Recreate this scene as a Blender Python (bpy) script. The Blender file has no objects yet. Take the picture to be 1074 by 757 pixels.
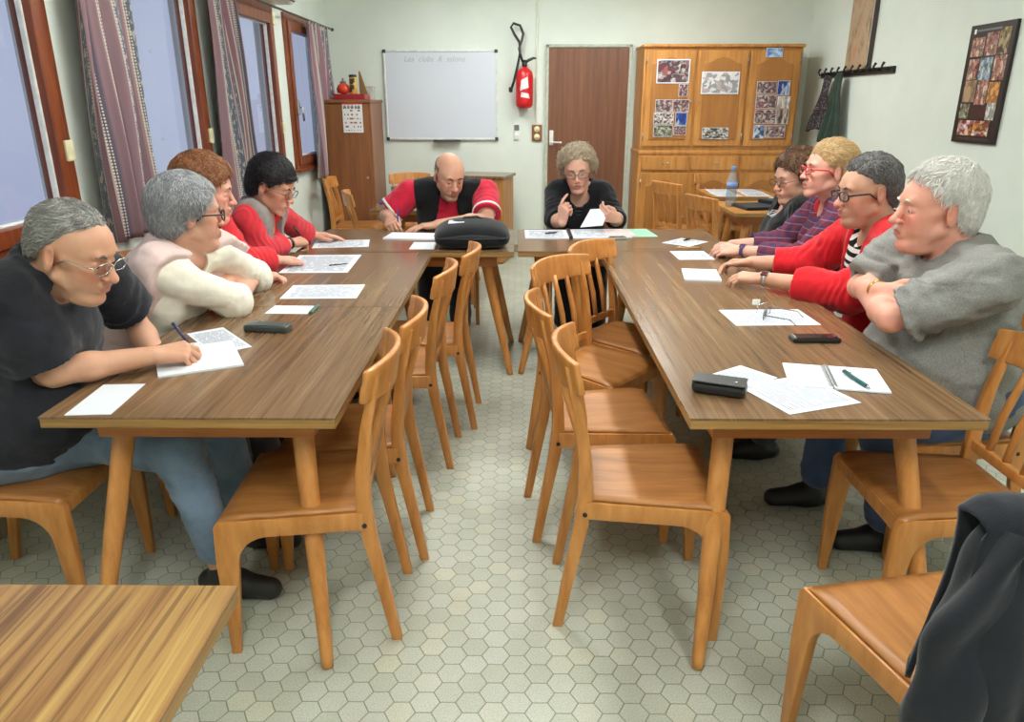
import bpy, bmesh, math, random
import numpy as np
from mathutils import Vector, Matrix
random.seed(7)
SC = bpy.context.scene
COL = SC.collection
PI = math.pi
def V(*a): return np.array(a, dtype=float)
def nrm(v): v = np.asarray(v, float); return v / (np.linalg.norm(v) + 1e-12)
def lerp(a, b, t): return np.asarray(a, float) * (1 - t) + np.asarray(b, float) * t
# ------------------------------------------------------------------ materials
def lin(c):
    return tuple(((v / 255) / 12.92 if v / 255 <= .04045 else ((v / 255 + .055) / 1.055) ** 2.4) for v in c) + (1.0,)
def newmat(name):
    m = bpy.data.materials.new(name); m.use_nodes = True
    nt = m.node_tree; b = nt.nodes['Principled BSDF']
    return m, nt, b
def N(nt, t, **k):
    n = nt.nodes.new(t)
    for a, v in k.items(): setattr(n, a, v)
    return n
def L(nt, a, b): nt.links.new(a, b)
def ramp(nt, fac, stops, interp='LINEAR'):
    r = N(nt, 'ShaderNodeValToRGB'); r.color_ramp.interpolation = interp
    e = r.color_ramp.elements
    while len(e) < len(stops): e.new(.5)
    for i, (p, c) in enumerate(stops):
        e[i].position = p; e[i].color = lin(c) if len(c) == 3 else c
    L(nt, fac, r.inputs[0]); return r.outputs[0]
def coords(nt, scale=(1, 1, 1), kind='Object', rot=(0, 0, 0)):
    tc = N(nt, 'ShaderNodeTexCoord'); mp = N(nt, 'ShaderNodeMapping')
    mp.inputs['Scale'].default_value = scale; mp.inputs['Rotation'].default_value = rot
    L(nt, tc.outputs[kind], mp.inputs[0]); return mp.outputs[0]
def noise(nt, vec, scale, detail=3, rough=.55):
    n = N(nt, 'ShaderNodeTexNoise'); n.inputs['Scale'].default_value = scale
    n.inputs['Detail'].default_value = detail; n.inputs['Roughness'].default_value = rough
    L(nt, vec, n.inputs['Vector']); return n.outputs['Fac']
def math_(nt, op, a, b=None):
    n = N(nt, 'ShaderNodeMath', operation=op)
    for i, x in enumerate((a, b)):
        if x is None: continue
        if isinstance(x, (int, float)): n.inputs[i].default_value = x
        else: L(nt, x, n.inputs[i])
    return n.outputs[0]
def bump(nt, b, h, strength=.3, dist=.01):
    n = N(nt, 'ShaderNodeBump'); n.inputs['Strength'].default_value = strength; n.inputs['Distance'].default_value = dist
    L(nt, h, n.inputs['Height']); L(nt, n.outputs[0], b.inputs['Normal'])
def mixc(nt, fac, a, b):
    n = N(nt, 'ShaderNodeMix', data_type='RGBA')
    for s, x in ((0, fac), (6, a), (7, b)):
        if isinstance(x, (int, float)): n.inputs[s].default_value = x
        elif isinstance(x, tuple): n.inputs[s].default_value = lin(x) if len(x) == 3 else x
        else: L(nt, x, n.inputs[s])
    return n.outputs[2]
def plain(name, c, rough=.5, metal=0, var=.06, vs=20, spec=.5, bs=0, bsc=200):
    m, nt, b = newmat(name)
    v = coords(nt); f = noise(nt, v, vs)
    lo = tuple(max(0, x * (1 - var)) for x in c); hi = tuple(min(255, x * (1 + var)) for x in c)
    L(nt, ramp(nt, f, [(.3, lo), (.7, hi)]), b.inputs['Base Color'])
    b.inputs['Roughness'].default_value = rough; b.inputs['Metallic'].default_value = metal
    b.inputs['Specular IOR Level'].default_value = spec
    if bs: bump(nt, b, noise(nt, v, bsc, 2), bs, .002)
    return m
def wood(name, cols, stretch=(30, 1.5, 30), rough=.35, scale=1.0, detail=4, kind='Object', lines=0.0):
    m, nt, b = newmat(name)
    v = coords(nt, stretch, kind)
    f = noise(nt, v, scale, detail, .6)
    n = len(cols)
    c = ramp(nt, f, [(.28 + .44 * i / (n - 1), cols[i]) for i in range(n)])
    if lines:
        f2 = noise(nt, coords(nt, tuple(s * 3.3 for s in stretch), kind), scale, 2, .5)
        k = ramp(nt, f2, [(.36, (255, 255, 255)), (.44, (0, 0, 0))])
        c = mixc(nt, math_(nt, 'MULTIPLY', k, lines), c, cols[0])
    L(nt, c, b.inputs['Base Color']); b.inputs['Roughness'].default_value = rough
    return m
def fabric(name, c, var=.12, rough=.9, wr=.25, wsc=14, weave=500, c2=None):
    m, nt, b = newmat(name)
    v = coords(nt); f = noise(nt, v, 9, 4)
    lo = tuple(x * (1 - var) for x in c) if c2 is None else c2; hi = tuple(min(255, x * (1 + var)) for x in c)
    L(nt, ramp(nt, f, [(.3, lo), (.7, hi)]), b.inputs['Base Color'])
    b.inputs['Roughness'].default_value = rough; b.inputs['Specular IOR Level'].default_value = .2
    b.inputs['Sheen Weight'].default_value = .15
    h = math_(nt, 'ADD', noise(nt, v, wsc, 3), math_(nt, 'MULTIPLY', noise(nt, v, weave, 1), .12))
    bump(nt, b, h, wr, .02)
    return m
def skinmat(name, c, red=(205, 120, 100)):
    m, nt, b = newmat(name)
    v = coords(nt)
    a = ramp(nt, noise(nt, v, 16, 4), [(.3, tuple(x * .93 for x in c)), (.7, c)])
    k = ramp(nt, noise(nt, v, 9, 2), [(.5, (0, 0, 0)), (.75, (110, 110, 110))])
    at = N(nt, 'ShaderNodeAttribute'); at.attribute_name = 'flush'; bt = N(nt, 'ShaderNodeAttribute'); bt.attribute_name = 'beard'
    c_ = mixc(nt, math_(nt, 'MULTIPLY', at.outputs['Fac'], .45), mixc(nt, k, a, red), tuple(x * f for x, f in zip(red, (1.0, .86, .84))))
    c_ = mixc(nt, math_(nt, 'MULTIPLY', bt.outputs['Fac'], math_(nt, 'ADD', math_(nt, 'MULTIPLY', noise(nt, v, 420, 2), .6), .1)), c_, (112, 98, 90))
    L(nt, c_, b.inputs['Base Color'])
    b.inputs['Roughness'].default_value = .5; b.inputs['Specular IOR Level'].default_value = .4
    b.inputs['Subsurface Weight'].default_value = .12; b.inputs['Subsurface Radius'].default_value = (.012, .005, .003)
    b.inputs['Subsurface Scale'].default_value = 1.0
    bump(nt, b, noise(nt, v, 90, 3), .12, .003)
    return m
def hairmat(name, c1, c2, c3=None):
    m, nt, b = newmat(name)
    v = coords(nt, (1.0, 3.0, 2.0))
    f = noise(nt, v, 55, 5, .65)
    L(nt, ramp(nt, f, [(.32, c1), (.55, c2), (.72, c3 or c2)]), b.inputs['Base Color'])
    b.inputs['Roughness'].default_value = .5; b.inputs['Specular IOR Level'].default_value = .35
    bump(nt, b, noise(nt, v, 120, 4), .7, .006)
    return m
def glassmat(name, tint=(235, 240, 250), gl=.08):
    m, nt, b = newmat(name); nt.nodes.remove(b)
    t = N(nt, 'ShaderNodeBsdfTransparent'); t.inputs[0].default_value = lin(tint)
    g = N(nt, 'ShaderNodeBsdfGlossy'); g.inputs['Roughness'].default_value = .03
    fr = N(nt, 'ShaderNodeFresnel'); fr.inputs[0].default_value = 1.45; ge = N(nt, 'ShaderNodeNewGeometry')
    mx = N(nt, 'ShaderNodeMixShader'); L(nt, math_(nt, 'MULTIPLY', fr.outputs[0], math_(nt, 'SUBTRACT', 1.0, ge.outputs['Backfacing'])), mx.inputs[0]); L(nt, t.outputs[0], mx.inputs[1]); L(nt, g.outputs[0], mx.inputs[2])
    L(nt, mx.outputs[0], nt.nodes['Material Output'].inputs[0]); return m
def emit(name, c, s):
    m, nt, b = newmat(name)
    b.inputs['Base Color'].default_value = lin(c); b.inputs['Emission Color'].default_value = lin(c); b.inputs['Emission Strength'].default_value = s
    return m
def papermat(name, c=(236, 240, 246), rows=0, ink=(120, 124, 136), head=False, seed=0., cols=14, dens=.5):
    m, nt, b = newmat(name)
    b.inputs['Roughness'].default_value = .65; b.inputs['Specular IOR Level'].default_value = .3
    if not rows:
        b.inputs['Base Color'].default_value = lin(c); return m
    tc = N(nt, 'ShaderNodeTexCoord'); sp = N(nt, 'ShaderNodeSeparateXYZ'); L(nt, tc.outputs['UV'], sp.inputs[0])
    u, w = sp.outputs[0], sp.outputs[1]
    y = math_(nt, 'MULTIPLY', w, rows); fr = math_(nt, 'FRACT', y); row = math_(nt, 'FLOOR', y)
    on = math_(nt, 'LESS_THAN', math_(nt, 'ABSOLUTE', math_(nt, 'SUBTRACT', fr, .5)), .21)
    cb = N(nt, 'ShaderNodeCombineXYZ'); L(nt, math_(nt, 'MULTIPLY', u, cols), cb.inputs[0]); L(nt, math_(nt, 'MULTIPLY', row, 7.31), cb.inputs[1]); cb.inputs[2].default_value = seed
    tx = math_(nt, 'GREATER_THAN', noise(nt, cb.outputs[0], 1.0, 2), dens)
    ins = math_(nt, 'MULTIPLY', math_(nt, 'LESS_THAN', math_(nt, 'ABSOLUTE', math_(nt, 'SUBTRACT', u, .5)), .41),
                math_(nt, 'LESS_THAN', math_(nt, 'ABSOLUTE', math_(nt, 'SUBTRACT', w, .5)), .43))
    f = math_(nt, 'MULTIPLY', math_(nt, 'MULTIPLY', on, tx), ins)
    L(nt, mixc(nt, f, c, ink), b.inputs['Base Color']); return m
def photomat(name, cols, seed, scale=9, rough=.3):
    """a printed snapshot seen from afar: patches of colour"""
    m, nt, b = newmat(name)
    tc = N(nt, 'ShaderNodeTexCoord'); mp = N(nt, 'ShaderNodeMapping'); L(nt, tc.outputs['UV'], mp.inputs[0])
    mp.inputs['Location'].default_value = (seed * 3.7, seed * 1.9, seed)
    n = len(cols); vo = N(nt, 'ShaderNodeTexVoronoi'); vo.inputs['Scale'].default_value = scale; vo.inputs['Randomness'].default_value = .9
    m2 = N(nt, 'ShaderNodeMapping'); m2.inputs['Scale'].default_value = (1.2, .8, 1); L(nt, mp.outputs[0], m2.inputs[0]); L(nt, m2.outputs[0], vo.inputs['Vector'])
    sc_ = N(nt, 'ShaderNodeSeparateColor'); L(nt, vo.outputs['Color'], sc_.inputs[0])
    fg = ramp(nt, sc_.outputs[0], [(i / n, cols[i]) for i in range(n)], 'CONSTANT')
    bg = ramp(nt, noise(nt, mp.outputs[0], scale * .4, 2, .5), [(.38 + .26 * i / n, cols[(i * 3 + 1) % n]) for i in range(n)])
    L(nt, mixc(nt, .6, bg, fg), b.inputs['Base Color'])
    b.inputs['Roughness'].default_value = rough
    return m
# ------------------------------------------------------------------ objects
def tag(o, label=None, cat=None, group=None, kind=None):
    if label: o['label'] = label
    if cat: o['category'] = cat
    if group: o['group'] = group
    if kind: o['kind'] = kind
    return o
def empty(name, loc=(0, 0, 0), rz=0, label=None, cat=None, group=None):
    o = bpy.data.objects.new(name, None); COL.objects.link(o)
    o.empty_display_size = .05; o.location = loc; o.rotation_euler = (0, 0, rz)
    return tag(o, label, cat, group)
def link(name, me, mats, parent=None):
    o = bpy.data.objects.new(name, me); COL.objects.link(o)
    for m in (mats if isinstance(mats, (list, tuple)) else [mats]): me.materials.append(m)
    if parent: o.parent = parent
    return o
class MB:
    """collects shapes into one mesh"""
    def __init__(s): s.bm = bmesh.new(); s.uv = s.bm.loops.layers.uv.new('UVMap')
    def _place(s, vs, c, rot):
        if rot is not None: bmesh.ops.transform(s.bm, matrix=rot.to_4x4(), verts=vs)
        bmesh.ops.translate(s.bm, vec=Vector(c), verts=vs)
    def box(s, c, size, rot=None, bev=0, seg=2, mi=0):
        t = bmesh.new(); bmesh.ops.create_cube(t, size=1)
        bmesh.ops.scale(t, vec=Vector(size), verts=t.verts)
        if bev: bmesh.ops.bevel(t, geom=t.edges[:], offset=bev, segments=seg, affect='EDGES', profile=.5)
        return s.add(t, c, rot, mi)
    def add(s, t, c=(0, 0, 0), rot=None, mi=0):
        mp = {}
        R = rot.to_3x3() if rot is not None else None; c = Vector(c)
        for v in t.verts: mp[v] = s.bm.verts.new((R @ v.co if R else v.co) + c)
        for f in t.faces:
            try:
                g = s.bm.faces.new([mp[v] for v in f.verts]); g.material_index = mi; g.smooth = f.smooth
            except ValueError: pass
        t.free(); return s
    def tube(s, pts, r, seg=10, mi=0, cap=True, flat=None):
        """tapered tube through pts; flat=(side, ratio) squashes the section"""
        pts = [np.asarray(p, float) for p in pts]; n = len(pts)
        rs = r if isinstance(r, (list, tuple)) else [r] * n
        rings = []; ref = None
        for i in range(n):
            d = nrm(pts[min(i + 1, n - 1)] - pts[max(i - 1, 0)])
            if ref is None:
                ref = V(0, 0, 1) if abs(d[2]) < .9 else V(1, 0, 0)
            a = nrm(np.cross(ref, d)); b = np.cross(d, a); ref = b
            rings.append([s.bm.verts.new(pts[i] + rs[i] * (math.cos(2 * PI * k / seg) * a + math.sin(2 * PI * k / seg) * b)) for k in range(seg)])
        for i in range(n - 1):
            for k in range(seg):
                f = s.bm.faces.new([rings[i][k], rings[i][(k + 1) % seg], rings[i + 1][(k + 1) % seg], rings[i + 1][k]]); f.smooth = True; f.material_index = mi
        if cap:
            f = s.bm.faces.new(rings[0][::-1]); f.material_index = mi
            f = s.bm.faces.new(rings[-1]); f.material_index = mi
        return s
    def lathe(s, prof, c=(0, 0, 0), seg=24, mi=0, rot=None):
        t = bmesh.new(); rings = []
        for r, z in prof: rings.append([t.verts.new((max(r, 1e-4) * math.cos(2 * PI * k / seg), max(r, 1e-4) * math.sin(2 * PI * k / seg), z)) for k in range(seg)])
        for i in range(len(prof) - 1):
            for k in range(seg):
                f = t.faces.new([rings[i][k], rings[i][(k + 1) % seg], rings[i + 1][(k + 1) % seg], rings[i + 1][k]]); f.smooth = True
        t.faces.new(rings[0][::-1]); t.faces.new(rings[-1])
        return s.add(t, c, rot, mi)
    def prism(s, poly, h, axis='y', c=(0, 0, 0), bev=0, rot=None, mi=0):
        """poly: 2-D outline, pulled by h (centred) along axis"""
        t = bmesh.new(); o = {'y': lambda p, k: (p[0], k, p[1]), 'z': lambda p, k: (p[0], p[1], k), 'x': lambda p, k: (k, p[0], p[1])}[axis]
        a = [t.verts.new(o(p, -h / 2)) for p in poly]; b = [t.verts.new(o(p, h / 2)) for p in poly]; n = len(poly)
        t.faces.new(a); t.faces.new(b[::-1])
        for i in range(n): t.faces.new([a[i], b[i], b[(i + 1) % n], a[(i + 1) % n]])
        bmesh.ops.recalc_face_normals(t, faces=t.faces[:])
        if bev:
            es = [e for e in t.edges if any(len(f.verts) > 4 for f in e.link_faces)] or t.edges[:]
            bmesh.ops.bevel(t, geom=es, offset=bev, segments=2, affect='EDGES', profile=.5)
        return s.add(t, c, rot, mi)
    def grid(s, fn, nu, nv, mi=0, smooth=True):
        vs = [[s.bm.verts.new(fn(i / nu, j / nv)) for j in range(nv + 1)] for i in range(nu + 1)]
        for i in range(nu):
            for j in range(nv):
                f = s.bm.faces.new([vs[i][j], vs[i + 1][j], vs[i + 1][j + 1], vs[i][j + 1]]); f.smooth = smooth; f.material_index = mi
                for lp, (a, b) in zip(f.loops, ((i, j), (i + 1, j), (i + 1, j + 1), (i, j + 1))): lp[s.uv].uv = (a / nu, b / nv)
        return s
    def slab(s, p, th, mi=0):
        """thin sheet with corners p (counter-clockwise seen from outside), thickness th below; UV on the top"""
        p = [np.asarray(q, float) for q in p]; n = nrm(np.cross(p[1] - p[0], p[2] - p[0]))
        a = [s.bm.verts.new(q) for q in p]; b = [s.bm.verts.new(q - n * th) for q in p]
        f = s.bm.faces.new(a); f.material_index = mi
        for lp, uv in zip(f.loops, ((0, 0), (1, 0), (1, 1), (0, 1))): lp[s.uv].uv = uv
        f = s.bm.faces.new(b[::-1]); f.material_index = mi
        for i in range(len(p)):
            f = s.bm.faces.new([a[i], b[i], b[(i + 1) % len(p)], a[(i + 1) % len(p)]]); f.material_index = mi
        return s
    def build(s, name, mats, parent=None, smooth=None, fix=False):
        if fix: bmesh.ops.recalc_face_normals(s.bm, faces=s.bm.faces[:])
        if smooth:
            for f in s.bm.faces: f.smooth = True
        me = bpy.data.meshes.new(name); s.bm.to_mesh(me); s.bm.free()
        return link(name, me, mats, parent)
def rz(a): return Matrix.Rotation(a, 3, 'Z')
def ry(a): return Matrix.Rotation(a, 3, 'Y')
def rx(a): return Matrix.Rotation(a, 3, 'X')
def solidify(o, th, off=0):
    m = o.modifiers.new('thickness', 'SOLIDIFY'); m.thickness = th; m.offset = off; return o
def subsurf(o, n=1):
    m = o.modifiers.new('smooth', 'SUBSURF'); m.levels = n; m.render_levels = n; return o
def shade_auto(o, ang=40):
    for p in o.data.polygons: p.use_smooth = True
    try: o.data.set_sharp_from_angle(angle=math.radians(ang))
    except Exception: pass
    return o
def copy_tree(o, parent=None):
    c = o.copy(); COL.objects.link(c); c.parent = parent
    for ch in list(o.children): copy_tree(ch, c)
    return c
# ------------------------------------------------------------------ palette
WALL = plain('painted wall', (216, 223, 214), .75, var=.015, vs=3, bs=.1, bsc=60)
CEIL = plain('ceiling paint', (230, 234, 230), .8, var=.01)
BEECH = wood('beech', [(168, 108, 50), (190, 126, 64), (204, 142, 78)], (14, 14, 3), .32, 2.0, 3)
BEECH2 = wood('plywood seat', [(140, 88, 42), (162, 106, 54), (178, 122, 66)], (2.0, 16, 5), .40, 2.0, 3)
LAM = wood('striped laminate', [(88, 63, 43), (112, 84, 58), (126, 98, 70), (142, 114, 85)], (42, 1.1, 10), .2, 1.0, 5, lines=.4)
LAMX = wood('striped laminate crosswise', [(88, 63, 43), (112, 84, 58), (126, 98, 70), (142, 114, 85)], (1.1, 42, 10), .2, 1.0, 5, lines=.4)
LAMF = wood('striped laminate bright', [(90, 62, 38), (136, 99, 60), (158, 124, 74), (196, 168, 98)], (30, .8, 10), .24, 1.0, 5, lines=.6)
EDGE = wood('table edge band', [(120, 86, 46), (150, 112, 60), (166, 128, 74)], (2, 2, 90), .4, 1.0, 3)
APRON = wood('apron wood', [(160, 92, 38), (182, 110, 48)], (3, 3, 40), .4, 1.0, 3)
OAK = wood('oak cupboard', [(158, 104, 48), (184, 126, 62), (200, 142, 76)], (16, 16, 1.6), .4, 1.4, 4)
OAKD = wood('oak recess', [(146, 92, 42), (170, 114, 54)], (14, 14, 1.4), .45, 1.2, 4)
DOORW = wood('door veneer', [(100, 62, 42), (116, 74, 50), (128, 84, 58)], (26, 26, 1.5), .4, 1.0, 4)
WARDW = wood('wardrobe veneer', [(112, 68, 38), (134, 84, 48), (146, 94, 54)], (22, 22, 1.4), .4, 1.0, 4)
FRAMEW = wood('varnished window wood', [(92, 42, 22), (124, 60, 30), (146, 76, 40)], (24, 24, 2), .3, 1.0, 3)
BLACK = plain('black plastic', (20, 21, 23), .35)
DARKRUB = plain('dark rubber', (30, 30, 32), .6)
CHROME = plain('chrome', (205, 205, 205), .2, 1)
STEEL = plain('brushed metal', (170, 170, 168), .35, 1)
WHITEP = plain('white plastic', (228, 228, 222), .4)
CREAM = plain('cream plastic', (226, 220, 178), .4)
PAPER = papermat('white paper', (222, 226, 233))
PRINT = [papermat('printed paper %s' % w, (222, 226, 234), r, (96, 100, 118), seed=s, cols=c, dens=d) for w, r, s, c, d in
         (('a', 34, 1., 11, .40), ('b', 26, 4., 9, .43), ('c', 38, 9., 12, .41), ('d', 18, 13., 8, .47))]
# ================================================================== THE ROOM
XL, XR, YB, YF, HC = -1.93, 2.90, 8.0, -1.9, 2.72
def struct(o): o['kind'] = 'structure'; return o
def floormat():
    m, nt, b = newmat('hexagon floor tiles')
    s = .0415; cx, cy = 3 * s, math.sqrt(3) * s
    tc = N(nt, 'ShaderNodeTexCoord'); sp = N(nt, 'ShaderNodeSeparateXYZ'); L(nt, tc.outputs['Object'], sp.inputs[0])
    def cell(ox, oy):
        gx = math_(nt, 'SUBTRACT', math_(nt, 'FLOORED_MODULO', math_(nt, 'ADD', sp.outputs[0], ox), cx), cx / 2)
        gy = math_(nt, 'SUBTRACT', math_(nt, 'FLOORED_MODULO', math_(nt, 'ADD', sp.outputs[1], oy), cy), cy / 2)
        ax, ay = math_(nt, 'ABSOLUTE', gx), math_(nt, 'ABSOLUTE', gy)
        h = math_(nt, 'MAXIMUM', ay, math_(nt, 'ADD', math_(nt, 'MULTIPLY', ax, .8660254), math_(nt, 'MULTIPLY', ay, .5)))
        return gx, gy, h
    a = cell(0, 0); c = cell(cx / 2, cy / 2)
    h = math_(nt, 'MINIMUM', a[2], c[2]); pick = math_(nt, 'LESS_THAN', a[2], c[2])
    def sel(i):
        n = N(nt, 'ShaderNodeMix'); L(nt, pick, n.inputs[0]); L(nt, c[i], n.inputs[2]); L(nt, a[i], n.inputs[3]); return n.outputs[0]
    idx = math_(nt, 'SNAP', math_(nt, 'ADD', math_(nt, 'SUBTRACT', sp.outputs[0], sel(0)), .003), s / 2)
    idy = math_(nt, 'SNAP', math_(nt, 'ADD', math_(nt, 'SUBTRACT', sp.outputs[1], sel(1)), .003), cy / 4)
    cb = N(nt, 'ShaderNodeCombineXYZ'); L(nt, idx, cb.inputs[0]); L(nt, idy, cb.inputs[1])
    wn = N(nt, 'ShaderNodeTexWhiteNoise', noise_dimensions='2D'); L(nt, cb.outputs[0], wn.inputs['Vector'])
    base = ramp(nt, wn.outputs['Value'], [(0, (186, 188, 172)), (.5, (192, 195, 181)), (.8, (196, 198, 187)), (1, (200, 200, 180))])
    v = coords(nt)
    speck = ramp(nt, noise(nt, v, 260, 2), [(.42, (168, 164, 138)), (.55, (255, 255, 255))])
    mm = N(nt, 'ShaderNodeMix', data_type='RGBA', blend_type='MULTIPLY'); mm.inputs[0].default_value = .35; L(nt, base, mm.inputs[6]); L(nt, speck, mm.inputs[7])
    grime = ramp(nt, noise(nt, v, 1.6, 4), [(.35, (214, 212, 208)), (.65, (255, 255, 255))])
    m2 = N(nt, 'ShaderNodeMix', data_type='RGBA', blend_type='MULTIPLY'); m2.inputs[0].default_value = .6; L(nt, mm.outputs[2], m2.inputs[6]); L(nt, grime, m2.inputs[7])
    ap = .8660254 * s
    g = N(nt, 'ShaderNodeMapRange'); L(nt, h, g.inputs[0]); g.inputs[1].default_value = ap - .0022; g.inputs[2].default_value = ap - .0009
    L(nt, mixc(nt, g.outputs[0], m2.outputs[2], (128, 124, 104)), b.inputs['Base Color'])
    b.inputs['Roughness'].default_value = .42; b.inputs['Specular IOR Level'].default_value = .4
    bump(nt, b, math_(nt, 'MULTIPLY', g.outputs[0], -1.0), .4, .002)
    return m
struct(MB().box(((XL + XR) / 2, (YF + YB) / 2, -.05), (XR - XL + .6, YB - YF + .6, .1)).build('floor', floormat()))
struct(MB().box(((XL + XR) / 2, (YF + YB) / 2, HC + .05), (XR - XL + .6, YB - YF + .6, .1)).build('ceiling', CEIL))
struct(MB().box(((XL + XR) / 2, YB + .1, HC / 2), (XR - XL + .4, .2, HC)).build('wall_back', WALL))
struct(MB().box(((XL + XR) / 2, YF - .1, HC / 2), (XR - XL + .4, .2, HC)).build('wall_front', WALL))
struct(MB().box((XR + .1, (YF + YB) / 2, HC / 2), (.2, YB - YF, HC)).build('wall_right', WALL))
WIN = [(1.95, 3.27), (3.56, 4.79), (5.03, 6.28), (6.57, 7.80)]
Z0, Z1 = .96, 2.23
mb = MB(); ys = [YF] + [y for w in WIN for y in w] + [YB]
mb.box((XL - .07, (YF + YB) / 2, Z0 / 2), (.14, YB - YF, Z0)); mb.box((XL - .07, (YF + YB) / 2, (Z1 + HC) / 2), (.14, YB - YF, HC - Z1))
for i in range(0, len(ys), 2): mb.box((XL - .07, (ys[i] + ys[i + 1]) / 2, (Z0 + Z1) / 2), (.14, ys[i + 1] - ys[i], Z1 - Z0))
struct(mb.build('wall_left', WALL))
PANE = glassmat('window glass', (246, 248, 253))
for i, (a, b_) in enumerate(WIN):
    w = struct(empty('window_%d' % (i + 1), (XL, (a + b_) / 2, Z0)))
    wd, ht = b_ - a, Z1 - Z0
    def fr(name, ww, hh, t, x0, x1, zoff):
        m = MB(); xc, xt = (x0 + x1) / 2, x1 - x0
        for sy in (-1, 1): m.box((xc, sy * (ww / 2 - t / 2), zoff + hh / 2), (xt, t, hh), bev=.006)
        for z in (zoff + t / 2, zoff + hh - t / 2): m.box((xc, 0, z), (xt, ww - 2 * t + .004, t), bev=.006)
        return m.build(name, FRAMEW, w)
    fr('window_frame', wd, ht, .062, -.055, .022, 0)
    fr('sash', wd - .112, ht - .112, .072, -.050, .038, .056)
    fr('glazing_bead', wd - .25, ht - .25, .012, -.02, .006, .125).data.materials[0] = WHITEP
    MB().box((-.03, 0, ht / 2), (.006, wd - .25, ht - .25)).build('pane', PANE, w)
    for z in (.30, .93): MB().box((.044, wd / 2 - .062, z * ht), (.014, .055, .085), bev=.005).build('hinge_cover', CREAM, w)
    MB().box((.02, 0, .012), (.07, wd + .04, .024), bev=.006).build('window_sill', FRAMEW, w)
    h_ = MB().box((.05, -wd / 2 + .092, ht * .42), (.024, .03, .12), bev=.006); h_.tube([(.06, -wd / 2 + .092, ht * .42), (.085, -wd / 2 + .092, ht * .42), (.09, -wd / 2 + .092, ht * .42 - .11)], .008)
    h_.build('window_handle', STEEL, w)
# low lever of the first window (grey rod with a black knob)
lv = MB().tube([(.05, .0, .085), (.09, .06, .09), (.10, .13, .095)], .006); w1 = bpy.data.objects['window_1']
lv.build('stay_rod', STEEL, w1).location = (0, .17, 0)
MB().lathe([(0, 0), (.013, .004), (.016, .02), (.013, .036), (0, .04)], (.10, .30, .096), 14, rot=rx(-PI / 2)).build('rod_knob', BLACK, w1)
# door on the back wall
d = struct(empty('door_1', (.705, YB, 0)))
DFR = plain('grey door frame', (176, 180, 164), .5)
m = MB(); m.box((-.415, -.012, 1.04), (.03, .06, 2.08), bev=.004); m.box((.415, -.012, 1.04), (.03, .06, 2.08), bev=.004); m.box((0, -.012, 2.066), (.86, .06, .028), bev=.004)
m.build('door_frame', DFR, d)
MB().box((0, -.008, 1.025), (.80, .04, 2.05), bev=.003).build('door_panel', DOORW, d)
hd = MB().box((-.365, -.034, 1.19), (.042, .012, .15), bev=.008); hd.tube([(-.365, -.04, 1.15), (-.365, -.075, 1.15), (-.34, -.08, 1.148), (-.26, -.08, 1.146)], .009)
hd.build('door_handle', plain('white metal', (225, 225, 220), .3), d)
BBM = plain('baseboard tile', (168, 158, 130), .4)
struct(MB().box((-.80, YB - .008, .04), (2.22, .016, .08), bev=.003).build('baseboard_back', BBM))
struct(MB().box((2.01, YB - .008, .04), (1.74, .016, .08), bev=.003).build('baseboard_back_right', BBM))
struct(MB().box((XR - .008, (YF + YB) / 2, .04), (.016, YB - YF - .04, .08), bev=.003).build('baseboard_right', BBM))
struct(MB().box((XL + .008, (YF + YB) / 2, .04), (.016, YB - YF - .04, .08), bev=.003).build('baseboard_left', BBM))
struct(MB().box((.185, YB - .008, 2.03), (.016, .016, 1.37), bev=.003).build('trim_1', plain('cable duct', (214, 216, 198), .6)))
# ceiling lamps
TUBE = emit('lamp diffuser', (250, 254, 251), 56.0)
def lamp(x, y, lab):
    t = empty('ceiling_light', (x, y, HC), 0, lab, 'light', 'ceiling lights')
    MB().box((0, 0, -.02), (.22, 1.26, .04), bev=.006).build('housing', WHITEP, t)
    MB().box((0, 0, -.055), (.17, 1.20, .03), bev=.012).build('diffuser', TUBE, t)
for x, y, l in ((-.30, .2, 'near the door end, window side'), (1.10, .2, 'near the door end, coat rack side'), (-.30, 3.2, 'above the left meeting table'), (1.10, 3.2, 'above the right meeting table'),
                (-.35, 6.45, 'in front of the whiteboard'), (1.15, 6.45, 'in front of the oak cupboard')):
    lamp(x, y, 'white fluorescent ceiling light ' + l)
# ================================================================== FURNITURE
def table(name, cx, cy, W, Ln, lab, group=None, top=LAM, rot=0, ends=(.065, .0), T=.75, cat='table'):
    t = empty(name, (cx, cy, 0), rot, lab, cat, group)
    MB().box((0, 0, T - .003), (W - .002, Ln - .002, .006)).build('tabletop', top, t)
    MB().box((0, 0, T - .019), (W - .004, Ln - .004, .027), bev=.003).build('edge_band', EDGE, t)
    m = MB(); ax, ay = W / 2 - .10, Ln / 2 - .11
    for s in (-1, 1): m.box((0, s * ay, T - .068), (2 * ax + .02, .022, .07), bev=.003); m.box((s * ax, 0, T - .068), (.022, 2 * ay - .02, .07), bev=.003)
    m.build('apron', APRON, t)
    for sx in (-1, 1):
        for k, sy in enumerate((-1, 1)):
            a = V(sx * (W / 2 - .145), sy * (Ln / 2 - .175), T - .035); f = V(sx * (W / 2 - .065), sy * (Ln / 2 + ends[k]), 0)
            MB().tube([a, lerp(a, f, .12), lerp(a, f, .45), lerp(a, f, .97), f], [.029, .030, .028, .018, .016], 16).build('leg', BEECH, t)
    return t
WL = .786
table('meeting_table', -.871, 2.334, WL, 1.118, 'striped brown meeting table nearest the camera on the left, man in black writing at it', 'meeting tables', ends=(.065, -.03))
table('meeting_table', -.871, 3.476, WL, 1.158, 'striped brown meeting table behind the nearest left one, before the woman with black hair', 'meeting tables', ends=(-.03, .0))
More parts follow.
